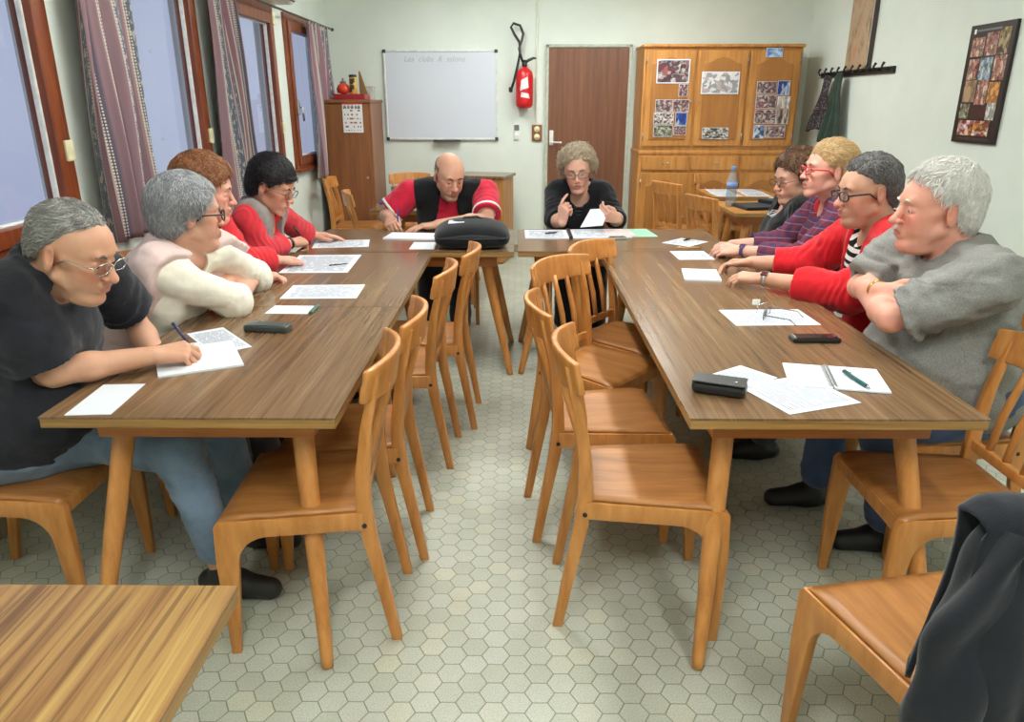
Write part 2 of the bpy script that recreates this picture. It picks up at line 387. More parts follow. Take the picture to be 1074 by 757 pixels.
table('meeting_table', .845, 2.93, WL, 2.30, 'long striped brown meeting table on the right with notebook and black case', 'meeting tables', ends=(.065, .0))
table('head_table', -.63, 4.455, .765, 1.215, 'head table under the black briefcase, man in red at it', 'head tables', LAM, PI / 2, ends=(-.02, -.02))
table('head_table', .605, 4.47, .765, 1.215, 'head table in front of the curly haired woman holding a paper', 'head tables', LAM, PI / 2, ends=(-.02, -.02))
table('corner_table', -.87, .49, WL, 1.15, 'striped yellow-brown table cut off at the lower left corner of the photo', None, LAMF, ends=(-.02, -.02))
table('side_table', 2.02, 6.95, .62, .62, 'small wooden table covered with white papers before the oak cupboard', None, OAK, ends=(-.04, -.04))
table('side_table', 2.00, 5.98, .75, .74, 'small wooden table carrying the water bottle and black folder', None, OAK, ends=(-.04, -.04))
table('side_table', -.72, 6.2, .85, .95, 'pale wooden table with the blue folder, behind the man in red', None, LAM, ends=(-.04, -.04))
# ---- chair: bent beech frame, plywood seat; faces +x
def chair_proto():
    t = empty('wooden_chair')
    # seat: trapezoid plywood, dished
    def seat(u, v):
        x = -.185 + .40 * u; w = .172 + .042 * u; y = (v * 2 - 1) * w
        z = .452 - .010 * math.sin(PI * min(1, u * 1.1)) * (1 - (v * 2 - 1) ** 2) - .016 * max(0, (u - .82) / .18) ** 2
        return (x, y, z)
    o = MB().grid(seat, 14, 12).build('seat', BEECH2, t); solidify(o, .013, -1)
    for sy in (-1, 1):
        # front leg running into the side rail with a rounded bracket
        P = [(.196, 0), (.222, 0), (.229, .30), (.224, .425), (.212, .44), (-.185, .44), (-.185, .385), (.085, .385)]
        for k in range(1, 7):
            a = PI / 2 - k / 6 * PI / 2
            P.append((.085 + .082 * math.cos(a), .303 + .082 * math.sin(a)))
        P.append((.172, .25))
        o = MB().prism(P, .026, 'y', bev=.004).build('leg', BEECH, t); shade_auto(o)
        o.location = (0, sy * .187, 0); o.rotation_euler = (0, 0, sy * math.radians(5.4))
        # splay of the rear post: foot back, seat forward, top back
        prof = [(-.258, 0, .030), (-.228, .18, .036), (-.196, .36, .043), (-.186, .46, .044), (-.190, .56, .040), (-.208, .70, .032), (-.232, .80, .026), (-.243, .85, .022)]
        pts = [(x - w / 2, z) for x, z, w in prof] + [(x + w / 2, z) for x, z, w in prof[::-1]]
        o = MB().prism(pts, .026, 'y', bev=.004).build('leg', BEECH, t); shade_auto(o); o.location = (0, sy * .165, 0)
        for x, z, y in ((.205, .395, .203), (-.186, .40, .181)):
            MB().lathe([(0, -.001), (.0075, -.001), (.0075, .002), (.005, .003)], (x, sy * y, z), 10, rot=rx(-sy * PI / 2)).build('bolt', DARKRUB, t)
    MB().box((.205, 0, .415), (.02, .39, .045), bev=.004).build('front_rail', BEECH, t)
    MB().box((-.188, 0, .50), (.018, .315, .035), bev=.004).build('crossbar', BEECH, t)
    def rail(u, v):
        y = (u * 2 - 1) * .205; k = (u * 2 - 1) ** 2
        z = .772 + .112 * v - (.012 * k if v > .5 else -.008 * k)
        x = -.272 + .062 * k - .018 * (v - .3)
        return (x, y, z)
    o = MB().grid(rail, 16, 5).build('backrest', BEECH, t); solidify(o, .019, 0)
    bv = o.modifiers.new('round', 'BEVEL'); bv.width = .006; bv.segments = 2; bv.limit_method = 'ANGLE'
    for y in (-.085, 0, .085):
        o = MB().tube([(-.190, y * .95, .51), (-.212, y, .63), (-.245, y, .74), (-.262, y, .80)], [.011, .013, .012, .010], 8).build('slat', BEECH, t)
    return t
CH = chair_proto(); first = [True]
def chair(x, y, deg, lab, group):
    o = CH if first[0] else copy_tree(CH); first[0] = False
    o.location = (x, y, 0); o.rotation_euler = (0, 0, math.radians(deg)); tag(o, lab, 'chair', group); return o
gi, go, gs, gb = 'empty chairs along the aisle', 'chairs along the right wall side', 'chairs under the seated people', 'chairs around the side tables'
chair(-.627, 1.99, 182.6, 'wooden chair nearest the camera on the left of the aisle, tucked under the left table', gi)
chair(-.595, 2.40, 183, 'second wooden chair from the camera on the left of the aisle', gi)
chair(-.549, 3.11, 178, 'third wooden chair from the camera on the left of the aisle', gi)
chair(-.469, 3.53, 179, 'fourth wooden chair on the left of the aisle, before the black briefcase', gi)
chair(.39, 2.055, -2.3, 'wooden chair nearest the camera on the right of the aisle, seat facing the long table', gi)
chair(.313, 2.55, 5, 'second wooden chair from the camera on the right of the aisle', gi)
chair(.36, 3.09, -41, 'third wooden chair right of the aisle, turned so its slatted back shows', gi)
chair(.545, 3.50, -38, 'fourth wooden chair right of the aisle, below the papers of the curly haired woman', gi)
chair(1.27, 2.00, 180, 'empty wooden chair at the right table, beside the man in grey', go)
chair(.936, 1.325, 100.6, 'wooden chair at the lower right corner with the black jacket over its back', go)
chair(-1.53, 2.08, 0, 'wooden chair under the man in the black polo shirt', gs)
chair(-1.56, 2.74, 0, 'wooden chair under the woman in the white shirt and pink cardigan', gs)
chair(-1.59, 3.28, 0, 'wooden chair under the auburn haired woman in red', gs)
chair(-1.56, 3.95, 0, 'wooden chair under the black haired woman with the grey scarf', gs)
chair(-.50, 5.40, -90, 'wooden chair under the bald man in the black vest', gs)
chair(.42, 5.40, -90, 'wooden chair under the curly haired woman in black', gs)
chair(1.66, 4.40, 184, 'wooden chair under the brown haired woman in the black top', gs)
chair(1.62, 3.78, 180, 'wooden chair under the woman with red glasses', gs)
chair(1.60, 3.13, 180, 'wooden chair under the man in the red cardigan', gs)
chair(1.52, 2.47, 180, 'wooden chair under the white haired man in grey', gs)
chair(-1.10, 5.95, 15, 'wooden chair left of the pale table with the blue folder', gb)
chair(-1.03, 7.25, -80, 'wooden chair behind the pale table, below the whiteboard', gb)
chair(-1.52, 7.02, 0, 'wooden chair standing by the wardrobe under the last curtain', gb)
chair(1.50, 6.75, 28, 'wooden chair at the left edge of the table with white papers', gb)
chair(1.58, 5.72, 22, 'wooden chair left of the water bottle, its slatted back to the camera', gb)
chair(1.93, 7.22, -90, 'wooden chair between the paper covered table and the oak cupboard', gb)
# ---- oak cupboard
def panel_door(par, x, z, w, h, hinge):
    dd = MB().box((0, 0, 0), (w, .022, h), bev=.004).build('door', OAK, par); dd.location = (x, -.013, z)
    P = [(-w / 2 + .055, -h / 2 + .06), (w / 2 - .055, -h / 2 + .06), (w / 2 - .055, h / 2 - .12)]
    if h > .6:
        for k in range(1, 10): P.append((w / 2 - .055 - (w - .11) * k / 10, h / 2 - .12 + .06 * math.sin(PI * k / 10) ** 2))
    P.append((-w / 2 + .055, h / 2 - .12))
    MB().prism(P, .012, 'y', bev=.004).build('panel', OAKD, dd).location = (0, -.012, 0)
    MB().lathe([(.004, 0), (.004, .012), (.010, .018), (.010, .024), (.004, .028)], (hinge * (w / 2 - .025), -.011, -.02 if h > .6 else h / 2 - .06), 12, rot=rx(PI / 2)).build('knob', STEEL, dd)
    for zz in (-h / 2 + .09, h / 2 - .09): MB().tube([(-hinge * (w / 2 + .002), -.014, zz - .03), (-hinge * (w / 2 + .002), -.014, zz + .03)], .006, 8).build('hinge', STEEL, dd)
    return dd
cb = empty('oak_cupboard', (1.92, 7.495, 0), 0, 'wide oak cupboard with three upper doors covered in snapshots', 'cupboard')
m = MB(); m.box((0, .235, 1.555), (1.485, .47, .97), bev=.006); m.box((0, .23, .545), (1.50, .48, 1.05), bev=.006); m.box((0, .23, 1.075), (1.51, .50, .035), bev=.008); m.box((0, .23, .035), (1.44, .44, .07))
m.box((0, .22, 2.035), (1.51, .50, .03), bev=.01)
m.build('carcass', OAK, cb)
for i, x in enumerate((-.487, 0, .487)):
    panel_door(cb, x, 1.565, .46, .86, 1 if i == 0 else -1)
    dr = MB().box((0, 0, 0), (.46, .022, .13), bev=.005).build('drawer', OAK, cb); dr.location = (x, -.021, .975)
    for s in (-1, 1): MB().lathe([(.004, 0), (.004, .012), (.010, .018), (.010, .022), (.004, .026)], (s * .022, -.011, 0), 10, rot=rx(PI / 2)).build('knob', STEEL, dr)
    panel_door(cb, x, .48, .46, .80, 1 if i == 0 else -1).location.y = -.021
CROWD = [(52, 46, 54), (90, 70, 76), (190, 180, 176), (56, 48, 60), (150, 104, 98), (206, 196, 192), (140, 52, 62), (70, 60, 66)]
SKYP = [(22, 40, 110), (34, 60, 140), (60, 100, 180), (190, 200, 210), (30, 46, 120)]
LIGHTP = [(70, 110, 170), (130, 170, 210), (190, 210, 228), (90, 130, 180)]
def photo(px, z, w, h, cols, seed, lab, scale=9, border=.003, y=7.459, front=-1):
    t = empty('snapshot', (px, y, z), 0, lab, 'photo', 'snapshots on the oak cupboard')
    MB().box((0, 0, 0), (w, .002, h)).build('border', PAPER, t)
    b_ = border
    MB().slab([(-w / 2 + b_, -.0018, -h / 2 + b_), (w / 2 - b_, -.0018, -h / 2 + b_), (w / 2 - b_, -.0018, h / 2 - b_), (-w / 2 + b_, -.0018, h / 2 - b_)], .0006).build('picture', photomat('photo print %d' % seed, cols, seed, scale), t)
# ---- snapshots on the cupboard doors
PH = [(1.453, 1.811, .31, .213, CROWD, 1, 'largest snapshot on the left cupboard door, dark crowd with red', 6), (1.559, 1.644, .085, .11, CROWD, 2, 'small upright snapshot just below the largest one on the left door', 6),
      (1.385, 1.505, .16, .112, CROWD, 3, 'left snapshot of the upper row in the left door cluster', 8), (1.548, 1.505, .155, .112, CROWD, 4, 'right snapshot of the upper row in the left door cluster', 8),
      (1.391, 1.391, .19, .105, [(40, 60, 40), (200, 196, 190), (120, 60, 60), (230, 228, 226), (60, 50, 50)], 5, 'middle left snapshot of white figures on the left door', 9),
      (1.560, 1.385, .11, .115, SKYP, 6, 'dark blue upright snapshot on the left cupboard door', 3), (1.392, 1.277, .185, .11, [(50, 90, 50), (90, 120, 80), (200, 200, 196), (40, 40, 50), (140, 90, 80)], 7, 'lowest left snapshot on the left door, green and white', 8),
      (1.555, 1.281, .12, .084, CROWD, 8, 'lowest right snapshot on the left door, below the dark blue one', 8),
      (1.903, 1.709, .355, .198, [(226, 222, 218), (200, 196, 200), (40, 42, 54), (60, 60, 72), (216, 214, 212), (150, 110, 110)], 9, 'wide group snapshot with white border on the middle cupboard door', 7),
      (1.895, 1.254, .25, .105, [(60, 60, 60), (220, 220, 216), (90, 80, 76), (200, 198, 190), (40, 44, 48)], 10, 'low group snapshot on the middle cupboard door', 8),
      (2.383, 1.973, .155, .08, LIGHTP, 11, 'pale blue snapshot at the top of the right cupboard door', 3),
      (2.345, 1.668, .185, .108, CROWD, 12, 'top left snapshot of the right door cluster, reddish crowd', 8), (2.505, 1.665, .115, .125, SKYP, 13, 'dark blue upright snapshot on the right cupboard door', 3),
      (2.352, 1.542, .195, .118, CROWD, 14, 'second row snapshot on the right door, left of the tall one', 8), (2.52, 1.465, .12, .25, [(190, 180, 170), (120, 84, 66), (226, 224, 220), (60, 50, 48), (150, 110, 90)], 15, 'tall snapshot on the right cupboard door', 4),
      (2.36, 1.408, .205, .125, CROWD, 16, 'third row snapshot on the right door, left of the tall one', 8), (2.315, 1.268, .105, .125, [(226, 226, 228), (50, 80, 130), (30, 40, 70), (120, 140, 180)], 17, 'square blue and white snapshot low on the right door', 3),
      (2.47, 1.270, .185, .112, CROWD, 18, 'lowest right snapshot of the right door cluster', 8)]
for a in PH: photo(*a[:7], a[7], .010 if a[2] > .28 else .003)
# ---- wardrobe with calendar and what stands on it
wd = empty('wardrobe', (-1.62, 7.64, 0), 0, 'tall brown wardrobe in the far left corner with a calendar on its front', 'wardrobe')
m = MB(); m.box((0, 0, .79), (.46, .62, 1.50), bev=.006); m.box((0, -.01, 1.545), (.48, .66, .03), bev=.006); m.box((0, 0, .03), (.44, .58, .06)); m.build('carcass', WARDW, wd)
dd = MB().box((0, -.318, .80), (.40, .02, 1.44), bev=.004).build('door', WARDW, wd); MB().lathe([(.005, 0), (.005, .014), (.012, .02), (.006, .028)], (.17, -.328, .85), 12, rot=rx(PI / 2)).build('knob', STEEL, dd)
ca = empty('calendar', (-1.558, 7.305, 1.402), 0, 'white wall calendar with a red header pinned on the wardrobe', 'calendar')
MB().slab([(-.094, 0, -.137), (.094, 0, -.137), (.094, 0, .115), (-.094, 0, .115)], .002).build('sheet', papermat('calendar print', (226, 226, 224), 7, (150, 90, 90), seed=3, cols=9, dens=.52), ca)
MB().slab([(-.094, -.001, .115), (.094, -.001, .115), (.094, -.001, .145), (-.094, -.001, .145)], .003).build('header', plain('calendar red', (196, 60, 58), .5), ca)
m = MB(); rnd = random.Random(5)
for k, (x, w) in enumerate(((-.07, .03), (-.035, .022), (.0, .026), (.034, .02), (.062, .026))): m.box((x, -.0012, .088), (w, .001, .022)); m.box((x, -.0014, .094), (w * .4, .001, .030))
m.build('title_marks', plain('dark print', (110, 120, 120), .6), ca)
tr = MB().box((0, 0, .026), (.30, .26, .05), bev=.006).build('tray', plain('dark red lacquer', (150, 28, 36), .35)); tr.location = (-1.60, 7.52, 1.56); tag(tr, 'dark red flat box on top of the wardrobe', 'box')
rp = empty('red_pot', (-1.675, 7.52, 1.612), 0, 'round orange red pot standing on the dark red box', 'pot')
MB().lathe([(.02, 0), (.058, .012), (.064, .045), (.05, .078), (.03, .092), (.024, .10)], seg=24).build('body', plain('orange red glaze', (204, 66, 42), .25), rp); MB().lathe([(.03, .098), (.026, .112), (.008, .118), (.010, .135), (.004, .142)]).build('lid', plain('grey lid', (90, 96, 92), .4), rp)
MB().tube([(.055, 0, .05), (.085, 0, .065), (.098, 0, .095)], [.014, .010, .008]).build('spout', plain('red glaze', (190, 50, 44), .25), rp)
cn = empty('tin_can', (-1.575, 7.50, 1.612), 0, 'yellow and black tall tin on the dark red box', 'tin')
MB().lathe([(.033, 0), (.036, .003), (.036, .148), (.033, .15)]).build('body', plain('tin yellow', (206, 170, 84), .35, .3), cn); MB().lathe([(.037, .15), (.037, .168), (.03, .172)]).build('lid', BLACK, cn)
m = MB()
for a, z, w, h in ((-1.75, .11, .03, .05), (-1.2, .12, .02, .04), (-1.5, .06, .026, .04), (-2.0, .05, .02, .06)): m.box((.0365 * math.cos(a), .0365 * math.sin(a), z), (.003, w, h), rz(a), bev=.001)
m.build('print', plain('tin dark print', (60, 50, 34), .5), cn)
wg = MB().prism([(0, 0), (.075, 0), (.012, .205), (.0, .21)], .02, 'y', bev=.003).build('wooden_wedge', plain('olive wood', (120, 92, 48), .6)); wg.location = (-1.535, 7.60, 1.612); tag(wg, 'pointed olive brown board standing behind the yellow tin', 'board')
gb_ = empty('grey_box', (-1.455, 7.72, 1.56), 0, 'small pale grey box at the right end of the wardrobe top', 'box'); MB().box((0, 0, .055), (.075, .10, .11), bev=.005).build('body', plain('pale grey card', (186, 188, 176), .6), gb_); MB().box((0, 0, .115), (.08, .105, .018), bev=.004).build('lid', plain('grey card', (170, 172, 160), .6), gb_)
# ---- sideboard behind the bald man
sb = empty('sideboard', (-.43, 7.62, 0), math.radians(-14), 'brown chest-high desk against the back wall behind the man in red', 'desk')
m = MB(); m.box((0, 0, .42), (.68, .42, .82), bev=.004); m.build('body', OAK, sb); MB().box((0, 0, .845), (.72, .46, .03), bev=.005).build('top', LAM, sb)
MB().box((.0, -.213, .44), (.60, .012, .62), bev=.004).build('front_panel', OAKD, sb)
# ---- whiteboard
wb = empty('whiteboard', (-.785, 7.985, 1.60), 0, 'white dry-erase board with faint handwriting on the back wall', 'whiteboard')
m_, nt, b = newmat('whiteboard enamel'); b.inputs['Base Color'].default_value = lin((206, 211, 221)); b.inputs['Roughness'].default_value = .25; b.inputs['Specular IOR Level'].default_value = .6
MB().box((0, 0, 0), (1.12, .012, .835)).build('surface', m_, wb)
m = MB()
for s in (-1, 1): m.box((s * .563, -.004, 0), (.018, .022, .85), bev=.003); m.box((0, -.004, s * .4215), (1.12, .022, .018), bev=.003)
m.build('frame', plain('pale aluminium', (214, 216, 214), .4, .2), wb)
for sx in (-1, 1):
    for sz in (-1, 1): MB().box((sx * .560, -.005, sz * .4185), (.034, .028, .034), bev=.007).build('corner_cap', plain('grey cap', (52, 54, 56), .5), wb)
MB().box((.05, -.035, -.435), (.28, .07, .016), bev=.004).build('pen_tray', plain('dark tray', (58, 60, 60), .5), wb)
def text(name, s, size, mat, parent, loc, rot, shear=0., sx=1.):
    cu = bpy.data.curves.new(name, 'FONT'); cu.body = s; cu.size = size; cu.extrude = .0004; cu.shear = shear; cu.align_x = 'CENTER'; cu.align_y = 'CENTER'
    o = bpy.data.objects.new(name, cu); COL.objects.link(o); dg = bpy.context.evaluated_depsgraph_get()
    me = bpy.data.meshes.new_from_object(o.evaluated_get(dg)); bpy.data.objects.remove(o); me.name = name
    k = link(name, me, mat, parent); k.location = loc; k.rotation_euler = rot; k.scale = (sx, 1, 1); return k
text('handwriting', 'Les  clubs  &  salons', .075, plain('faded marker', (158, 170, 168), .6), wb, (-.06, -.0068, .345), (PI / 2, 0, 0), .25)
# ---- fire extinguisher
fe = empty('fire_extinguisher', (.060, 7.90, 1.475), 0, 'red fire extinguisher with black hose hanging beside the door', 'fire extinguisher')
RED = plain('extinguisher red', (196, 28, 34), .3)
MB().lathe([(.03, 0), (.066, .01), (.084, .035), (.087, .07), (.087, .30), (.08, .345), (.05, .375), (.025, .385), (.022, .40)], seg=28).build('cylinder', RED, fe)
m = MB()
for x0, x1, z0, z1, w_ in ((-.045, .042, .185, .285, .25), (-.04, .055, .105, .15, -.12)):
    m.grid(lambda u, v: ((lambda x: (.0882 * math.sin(x / .087), -.0882 * math.cos(x / .087), z0 + (z1 - z0) * v + w_ * (u - .5) * .12))(x0 + (x1 - x0) * u * (1 - .25 * v) + .01 * v)), 10, 6)
m.build('label_print', plain('extinguisher label', (222, 218, 218), .5), fe, fix=True)
m = MB(); m.lathe([(.02, .39), (.026, .40), (.026, .43), (.014, .445)]); m.box((.0, 0, .445), (.05, .03, .03), bev=.006); m.build('valve', BLACK, fe)
MB().tube([(.0, 0, .43), (.04, -.01, .455), (.09, -.015, .475), (.115, -.015, .47)], [.013, .014, .012, .008]).build('lever', plain('dark green lever', (40, 52, 48), .4), fe)
MB().tube([(-.02, -.02, .44), (-.04, -.03, .50), (-.055, -.02, .56), (-.03, 0, .63), (-.015, .0, .70), (-.045, .0, .77), (-.11, .0, .79), (-.135, .0, .755), (-.10, .0, .69), (-.05, .0, .62), (-.045, -.01, .52), (-.07, -.02, .40), (-.105, -.03, .26), (-.13, -.035, .19)], .0125, 10).build('hose', BLACK, fe)
MB().lathe([(.012, 0), (.02, .01), (.02, .04), (.014, .05)], (-.137, -.036, .155)).build('nozzle', BLACK, fe)
MB().box((0, .092, .30), (.05, .02, .12), bev=.003).build('bracket', STEEL, fe)
sw = empty('light_switch', (-.016, 7.992, 1.246), 0, 'narrow grey and white wall switch below the fire extinguisher', 'switch')
MB().box((0, 0, 0), (.058, .016, .16), bev=.005).build('plate', WHITEP, sw); MB().box((0, -.010, .045), (.05, .012, .055), bev=.004).build('dark_key', plain('grey key', (110, 114, 110), .5), sw); MB().box((0, -.012, -.045), (.044, .012, .05), bev=.005).build('white_key', WHITEP, sw)
MB().lathe([(.006, 0), (.006, .006), (.003, .008)], (0, -.008, .068), 10, rot=rx(PI / 2)).build('pilot_lamp', CHROME, sw)
pl = empty('socket_plate', (.192, 7.99, 1.237), 0, 'brown wooden plate with two round white switches beside the door', 'switch')
MB().box((0, 0, 0), (.105, .02, .165), bev=.006).build('plate', WARDW, pl)
for z in (-.038, .038): MB().lathe([(.03, 0), (.03, .012), (.024, .018), (.008, .018), (.006, .024), (.002, .026)], (0, -.008, z), 20, rot=rx(PI / 2)).build('round_switch', CREAM, pl)
# ---- air conditioner
ac = empty('air_conditioner', (XL, 5.98, 2.26), 0, 'white air conditioner on the window wall at the ceiling corner', 'air conditioner')
MB().prism([(0, .0), (.14, .0), (.215, .06), (.225, .25), (.20, .29), (0, .29)], .88, 'y', bev=.012).build('body', WHITEP, ac)
MB().box((.17, 0, .028), (.012, .70, .05), ry(math.radians(-48))).build('vent', plain('dark vent', (70, 70, 66), .5), ac)
# ---- curtains
m_, nt, b = newmat('striped floral curtain'); tc = N(nt, 'ShaderNodeTexCoord'); sp = N(nt, 'ShaderNodeSeparateXYZ'); L(nt, tc.outputs['UV'], sp.inputs[0])
u = math_(nt, 'FRACT', math_(nt, 'MULTIPLY', sp.outputs[0], 4.0))
st = ramp(nt, u, [(0, (146, 118, 124)), (.20, (164, 138, 142)), (.24, (196, 180, 168)), (.27, (104, 110, 124)), (.50, (112, 118, 132)), (.53, (200, 186, 172)), (.56, (138, 106, 114)), (.74, (160, 132, 138)), (.78, (188, 172, 162)), (.81, (96, 92, 104)), (.95, (128, 104, 112))], 'CONSTANT')
cb_ = N(nt, 'ShaderNodeCombineXYZ'); L(nt, math_(nt, 'MULTIPLY', sp.outputs[0], 60), cb_.inputs[0]); L(nt, math_(nt, 'MULTIPLY', sp.outputs[1], 34), cb_.inputs[1])
fl = ramp(nt, noise(nt, cb_.outputs[0], 1.0, 2), [(.54, (0, 0, 0)), (.58, (255, 255, 255))])
band = math_(nt, 'LESS_THAN', math_(nt, 'ABSOLUTE', math_(nt, 'SUBTRACT', u, .39)), .11)
col = mixc(nt, math_(nt, 'MULTIPLY', math_(nt, 'MULTIPLY', fl, band), .8), st, (190, 184, 170))
cord = math_(nt, 'MULTIPLY', math_(nt, 'LESS_THAN', math_(nt, 'ABSOLUTE', math_(nt, 'SUBTRACT', math_(nt, 'PINGPONG', u, .28), .255)), .014), math_(nt, 'GREATER_THAN', math_(nt, 'FRACT', math_(nt, 'MULTIPLY', sp.outputs[1], 90)), .45))
L(nt, mixc(nt, cord, col, (224, 214, 196)), b.inputs['Base Color']); b.inputs['Roughness'].default_value = .85; b.inputs['Specular IOR Level'].default_value = .2
CURT = m_; RODM = plain('dark curtain rod', (70, 50, 40), .4)
def curtain(y0, y1, b0, b1, zb, folds, lab, seed):
    t = empty('curtain', (XL + .10, (y0 + y1) / 2, 2.19), 0, lab, 'curtain', 'curtains on the window wall'); rr = random.Random(seed); ph = [rr.uniform(0, 6) for _ in range(4)]
    yc = (y0 + y1) / 2
    def f(u, v):
        k = v ** .8
        ya = y0 + (y1 - y0) * u; yb = b0 + (b1 - b0) * u
        y = ya * (1 - k) + yb * k; A = (.018 + .034 * k)
        s = 2 * PI * folds * u + ph[0] + .5 * math.sin(3 * v + ph[1])
        x = A * math.sin(s) + .012 * math.sin(2.7 * s + ph[2]) * k + .012 * math.sin(5 * v + 7 * u + ph[3])
        return (x, y + .018 * k * math.cos(s) - yc, -2.18 * v + v * zb + (.006 * math.sin(s) if v > .95 else 0))
    o = MB().grid(f, 150, 44).build('cloth', CURT, t); solidify(o, .003, 0)
    m = MB()
    for k in range(7):
        y = y0 + (y1 - y0) * (k + .5) / 7 - yc
        m.tube([(0, y, -.01), (.012, y, .012), (0, y, .03), (-.012, y, .012), (0, y, -.01)], .0035, 6)
    m.build('hooks', WHITEP, t)
curtain(3.36, 3.80, 3.30, 3.84, .92, 3.6, 'mauve and blue striped curtain nearest the camera', 1)
curtain(4.80, 5.20, 4.76, 5.26, .90, 3.2, 'mauve and blue striped curtain in the middle, behind the auburn haired woman', 2)
curtain(6.98, 7.72, 6.96, 7.84, .86, 4.6, 'mauve and blue striped curtain at the far window beside the wardrobe', 3)
rd = empty('curtain_rod', (XL + .10, 4.9, 2.21), 0, 'thin dark curtain rod running above the windows', 'curtain rod')
MB().tube([(0, -3.0, 0), (0, 2.98, 0)], .009, 10).build('rod', RODM, rd)
for y in (-2.8, -.2, 2.9): MB().tube([(-.10, y, 0), (0, y, 0)], .007, 8).build('bracket', RODM, rd)
MB().lathe([(.009, 0), (.016, .01), (.016, .03), (.004, .045)], (0, 2.98, 0), 12, rot=rx(-PI / 2)).build('finial', RODM, rd)
# ---- right wall: poster, picture, coat rack, hanging garment
po = empty('poster', (XR - .012, 4.92, 1.64), 0, 'dark framed photo collage poster on the right wall', 'poster')
MB().box((0, 0, 0), (.022, .46, .70), bev=.003).build('frame', plain('poster black', (34, 24, 26), .35), po)
def tile(y, z, w, h, cols, seed):
    MB().slab([(-.0118, y + w / 2, z - h / 2), (-.0118, y - w / 2, z - h / 2), (-.0118, y - w / 2, z + h / 2), (-.0118, y + w / 2, z + h / 2)], .0008).build('picture', photomat('collage print %d' % seed, cols, seed, 5, .4), po)
WARM = [(60, 22, 26), (130, 44, 40), (196, 120, 96), (90, 30, 44), (214, 190, 170), (40, 26, 24)]; GRN = [(60, 90, 60), (190, 200, 180), (40, 50, 40), (150, 130, 110)]; YEL = [(150, 40, 70), (206, 150, 40), (120, 30, 60), (226, 220, 210), (90, 70, 30)]; BLU = [(120, 140, 170), (200, 206, 214), (60, 80, 90), (70, 110, 80)]
sd = 40
for y, z, w, h, c in ((.12, .22, .13, .11, WARM), (-.02, .23, .12, .13, WARM), (-.14, .24, .10, .15, [(80, 50, 40), (190, 170, 140), (50, 40, 40), (150, 130, 60)]), (.13, .09, .11, .12, WARM), (.0, .09, .13, .13, BLU), (-.14, .09, .12, .14, WARM),
                      (.12, -.04, .13, .13, [(120, 90, 60), (170, 140, 110), (60, 40, 36)]), (-.01, -.05, .11, .15, WARM), (-.13, -.05, .11, .12, [(110, 50, 30), (210, 150, 80), (50, 30, 30)]), (.14, -.16, .10, .09, GRN), (-.01, -.16, .16, .08, [(50, 24, 24), (70, 30, 30), (40, 24, 24)]), (-.14, -.16, .09, .10, [(40, 40, 40), (206, 206, 200), (90, 80, 70)]),
                      (.10, -.26, .15, .09, YEL), (-.07, -.26, .17, .09, YEL)):
    sd += 1; tile(y, z, w, h, c, sd)
MB().box((-.0118, .03, .315), (.001, .25, .012)).build('title_line', plain('faint title', (110, 110, 112), .5), po); MB().box((-.0118, .175, .312), (.001, .02, .028)).build('title_mark', WHITEP, po)
MB().box((-.0118, .0, -.325), (.001, .34, .010)).build('foot_line', plain('faint foot line', (70, 62, 64), .5), po)
pic = empty('canvas_picture', (XR - .02, 6.78, 2.22), 0, 'tall abstract picture in ochre and orange above the coat rack', 'picture')
m_, nt, b = newmat('abstract painting'); v = coords(nt, (1, 3, 1.4)); f = noise(nt, v, 3.2, 5, .65)
L(nt, ramp(nt, f, [(.30, (92, 72, 58)), (.40, (150, 124, 98)), (.5, (176, 152, 124)), (.60, (168, 142, 112)), (.66, (190, 112, 76)), (.70, (170, 140, 112)), (.78, (106, 86, 70))]), b.inputs['Base Color']); b.inputs['Roughness'].default_value = .6
MB().box((0, .03, 0), (.03, .40, .84), bev=.003).build('canvas', m_, pic); MB().box((.004, -.19, 0), (.02, .035, .85)).build('white_edge', WHITEP, pic); MB().box((0, -.215, 0), (.034, .016, .86)).build('dark_edge', plain('dark frame', (70, 62, 54), .5), pic)
cr = empty('coat_rack', (XR - .012, 6.84, 1.775), 0, 'black wall coat rack with round hooks on the right wall', 'coat rack')
MB().box((0, 0, 0), (.024, 1.44, .05), bev=.004).build('rail', BLACK, cr)
for k in range(10):
    y = -.64 + k * 1.28 / 9
    MB().tube([(-.01, y, .005), (-.05, y, 0), (-.065, y, .025), (-.05, y, .055)], [.007, .007, .008, .012], 8).build('hook', DARKRUB, cr)
def hangcloth(name, loc, w0, w1, h, folds, mat, lab, cat, sx=-1, skew=0., depth=.05):
    t = empty(name, loc, 0, lab, cat)
    def f(u, v):
        y = ((u - .5) * (w0 + (w1 - w0) * v)) + skew * v; s = 2 * PI * folds * u
        return (sx * (.045 + depth * v * .5 + (.012 + depth * .5 * v) * math.sin(s) + .01 * math.sin(6 * v + 3 * u)), y, -h * v + .02 * math.sin(s * .5) * (v > .9) - .03 * (2 * u - 1) ** 2 * (1 - v))
    o = MB().grid(f, 60, 24).build('cloth', mat, t); solidify(o, .006, 0); return t
m_, nt, b = newmat('speckled dark cloth'); v = coords(nt); L(nt, ramp(nt, noise(nt, v, 70, 2), [(.55, (44, 40, 42)), (.62, (120, 104, 104))]), b.inputs['Base Color']); b.inputs['Roughness'].default_value = .9
hangcloth('speckled_scarf', (XR - .03, 7.22, 1.77), .16, .34, .48, 1.6, m_, 'dark speckled cloth hanging from the left half of the coat rack', 'scarf', skew=.12)
hangcloth('green_jacket', (XR - .03, 6.98, 1.78), .14, .36, .60, 2.4, fabric('dark green cloth', (52, 66, 56)), 'dark green jacket hanging from the middle of the coat rack', 'jacket')
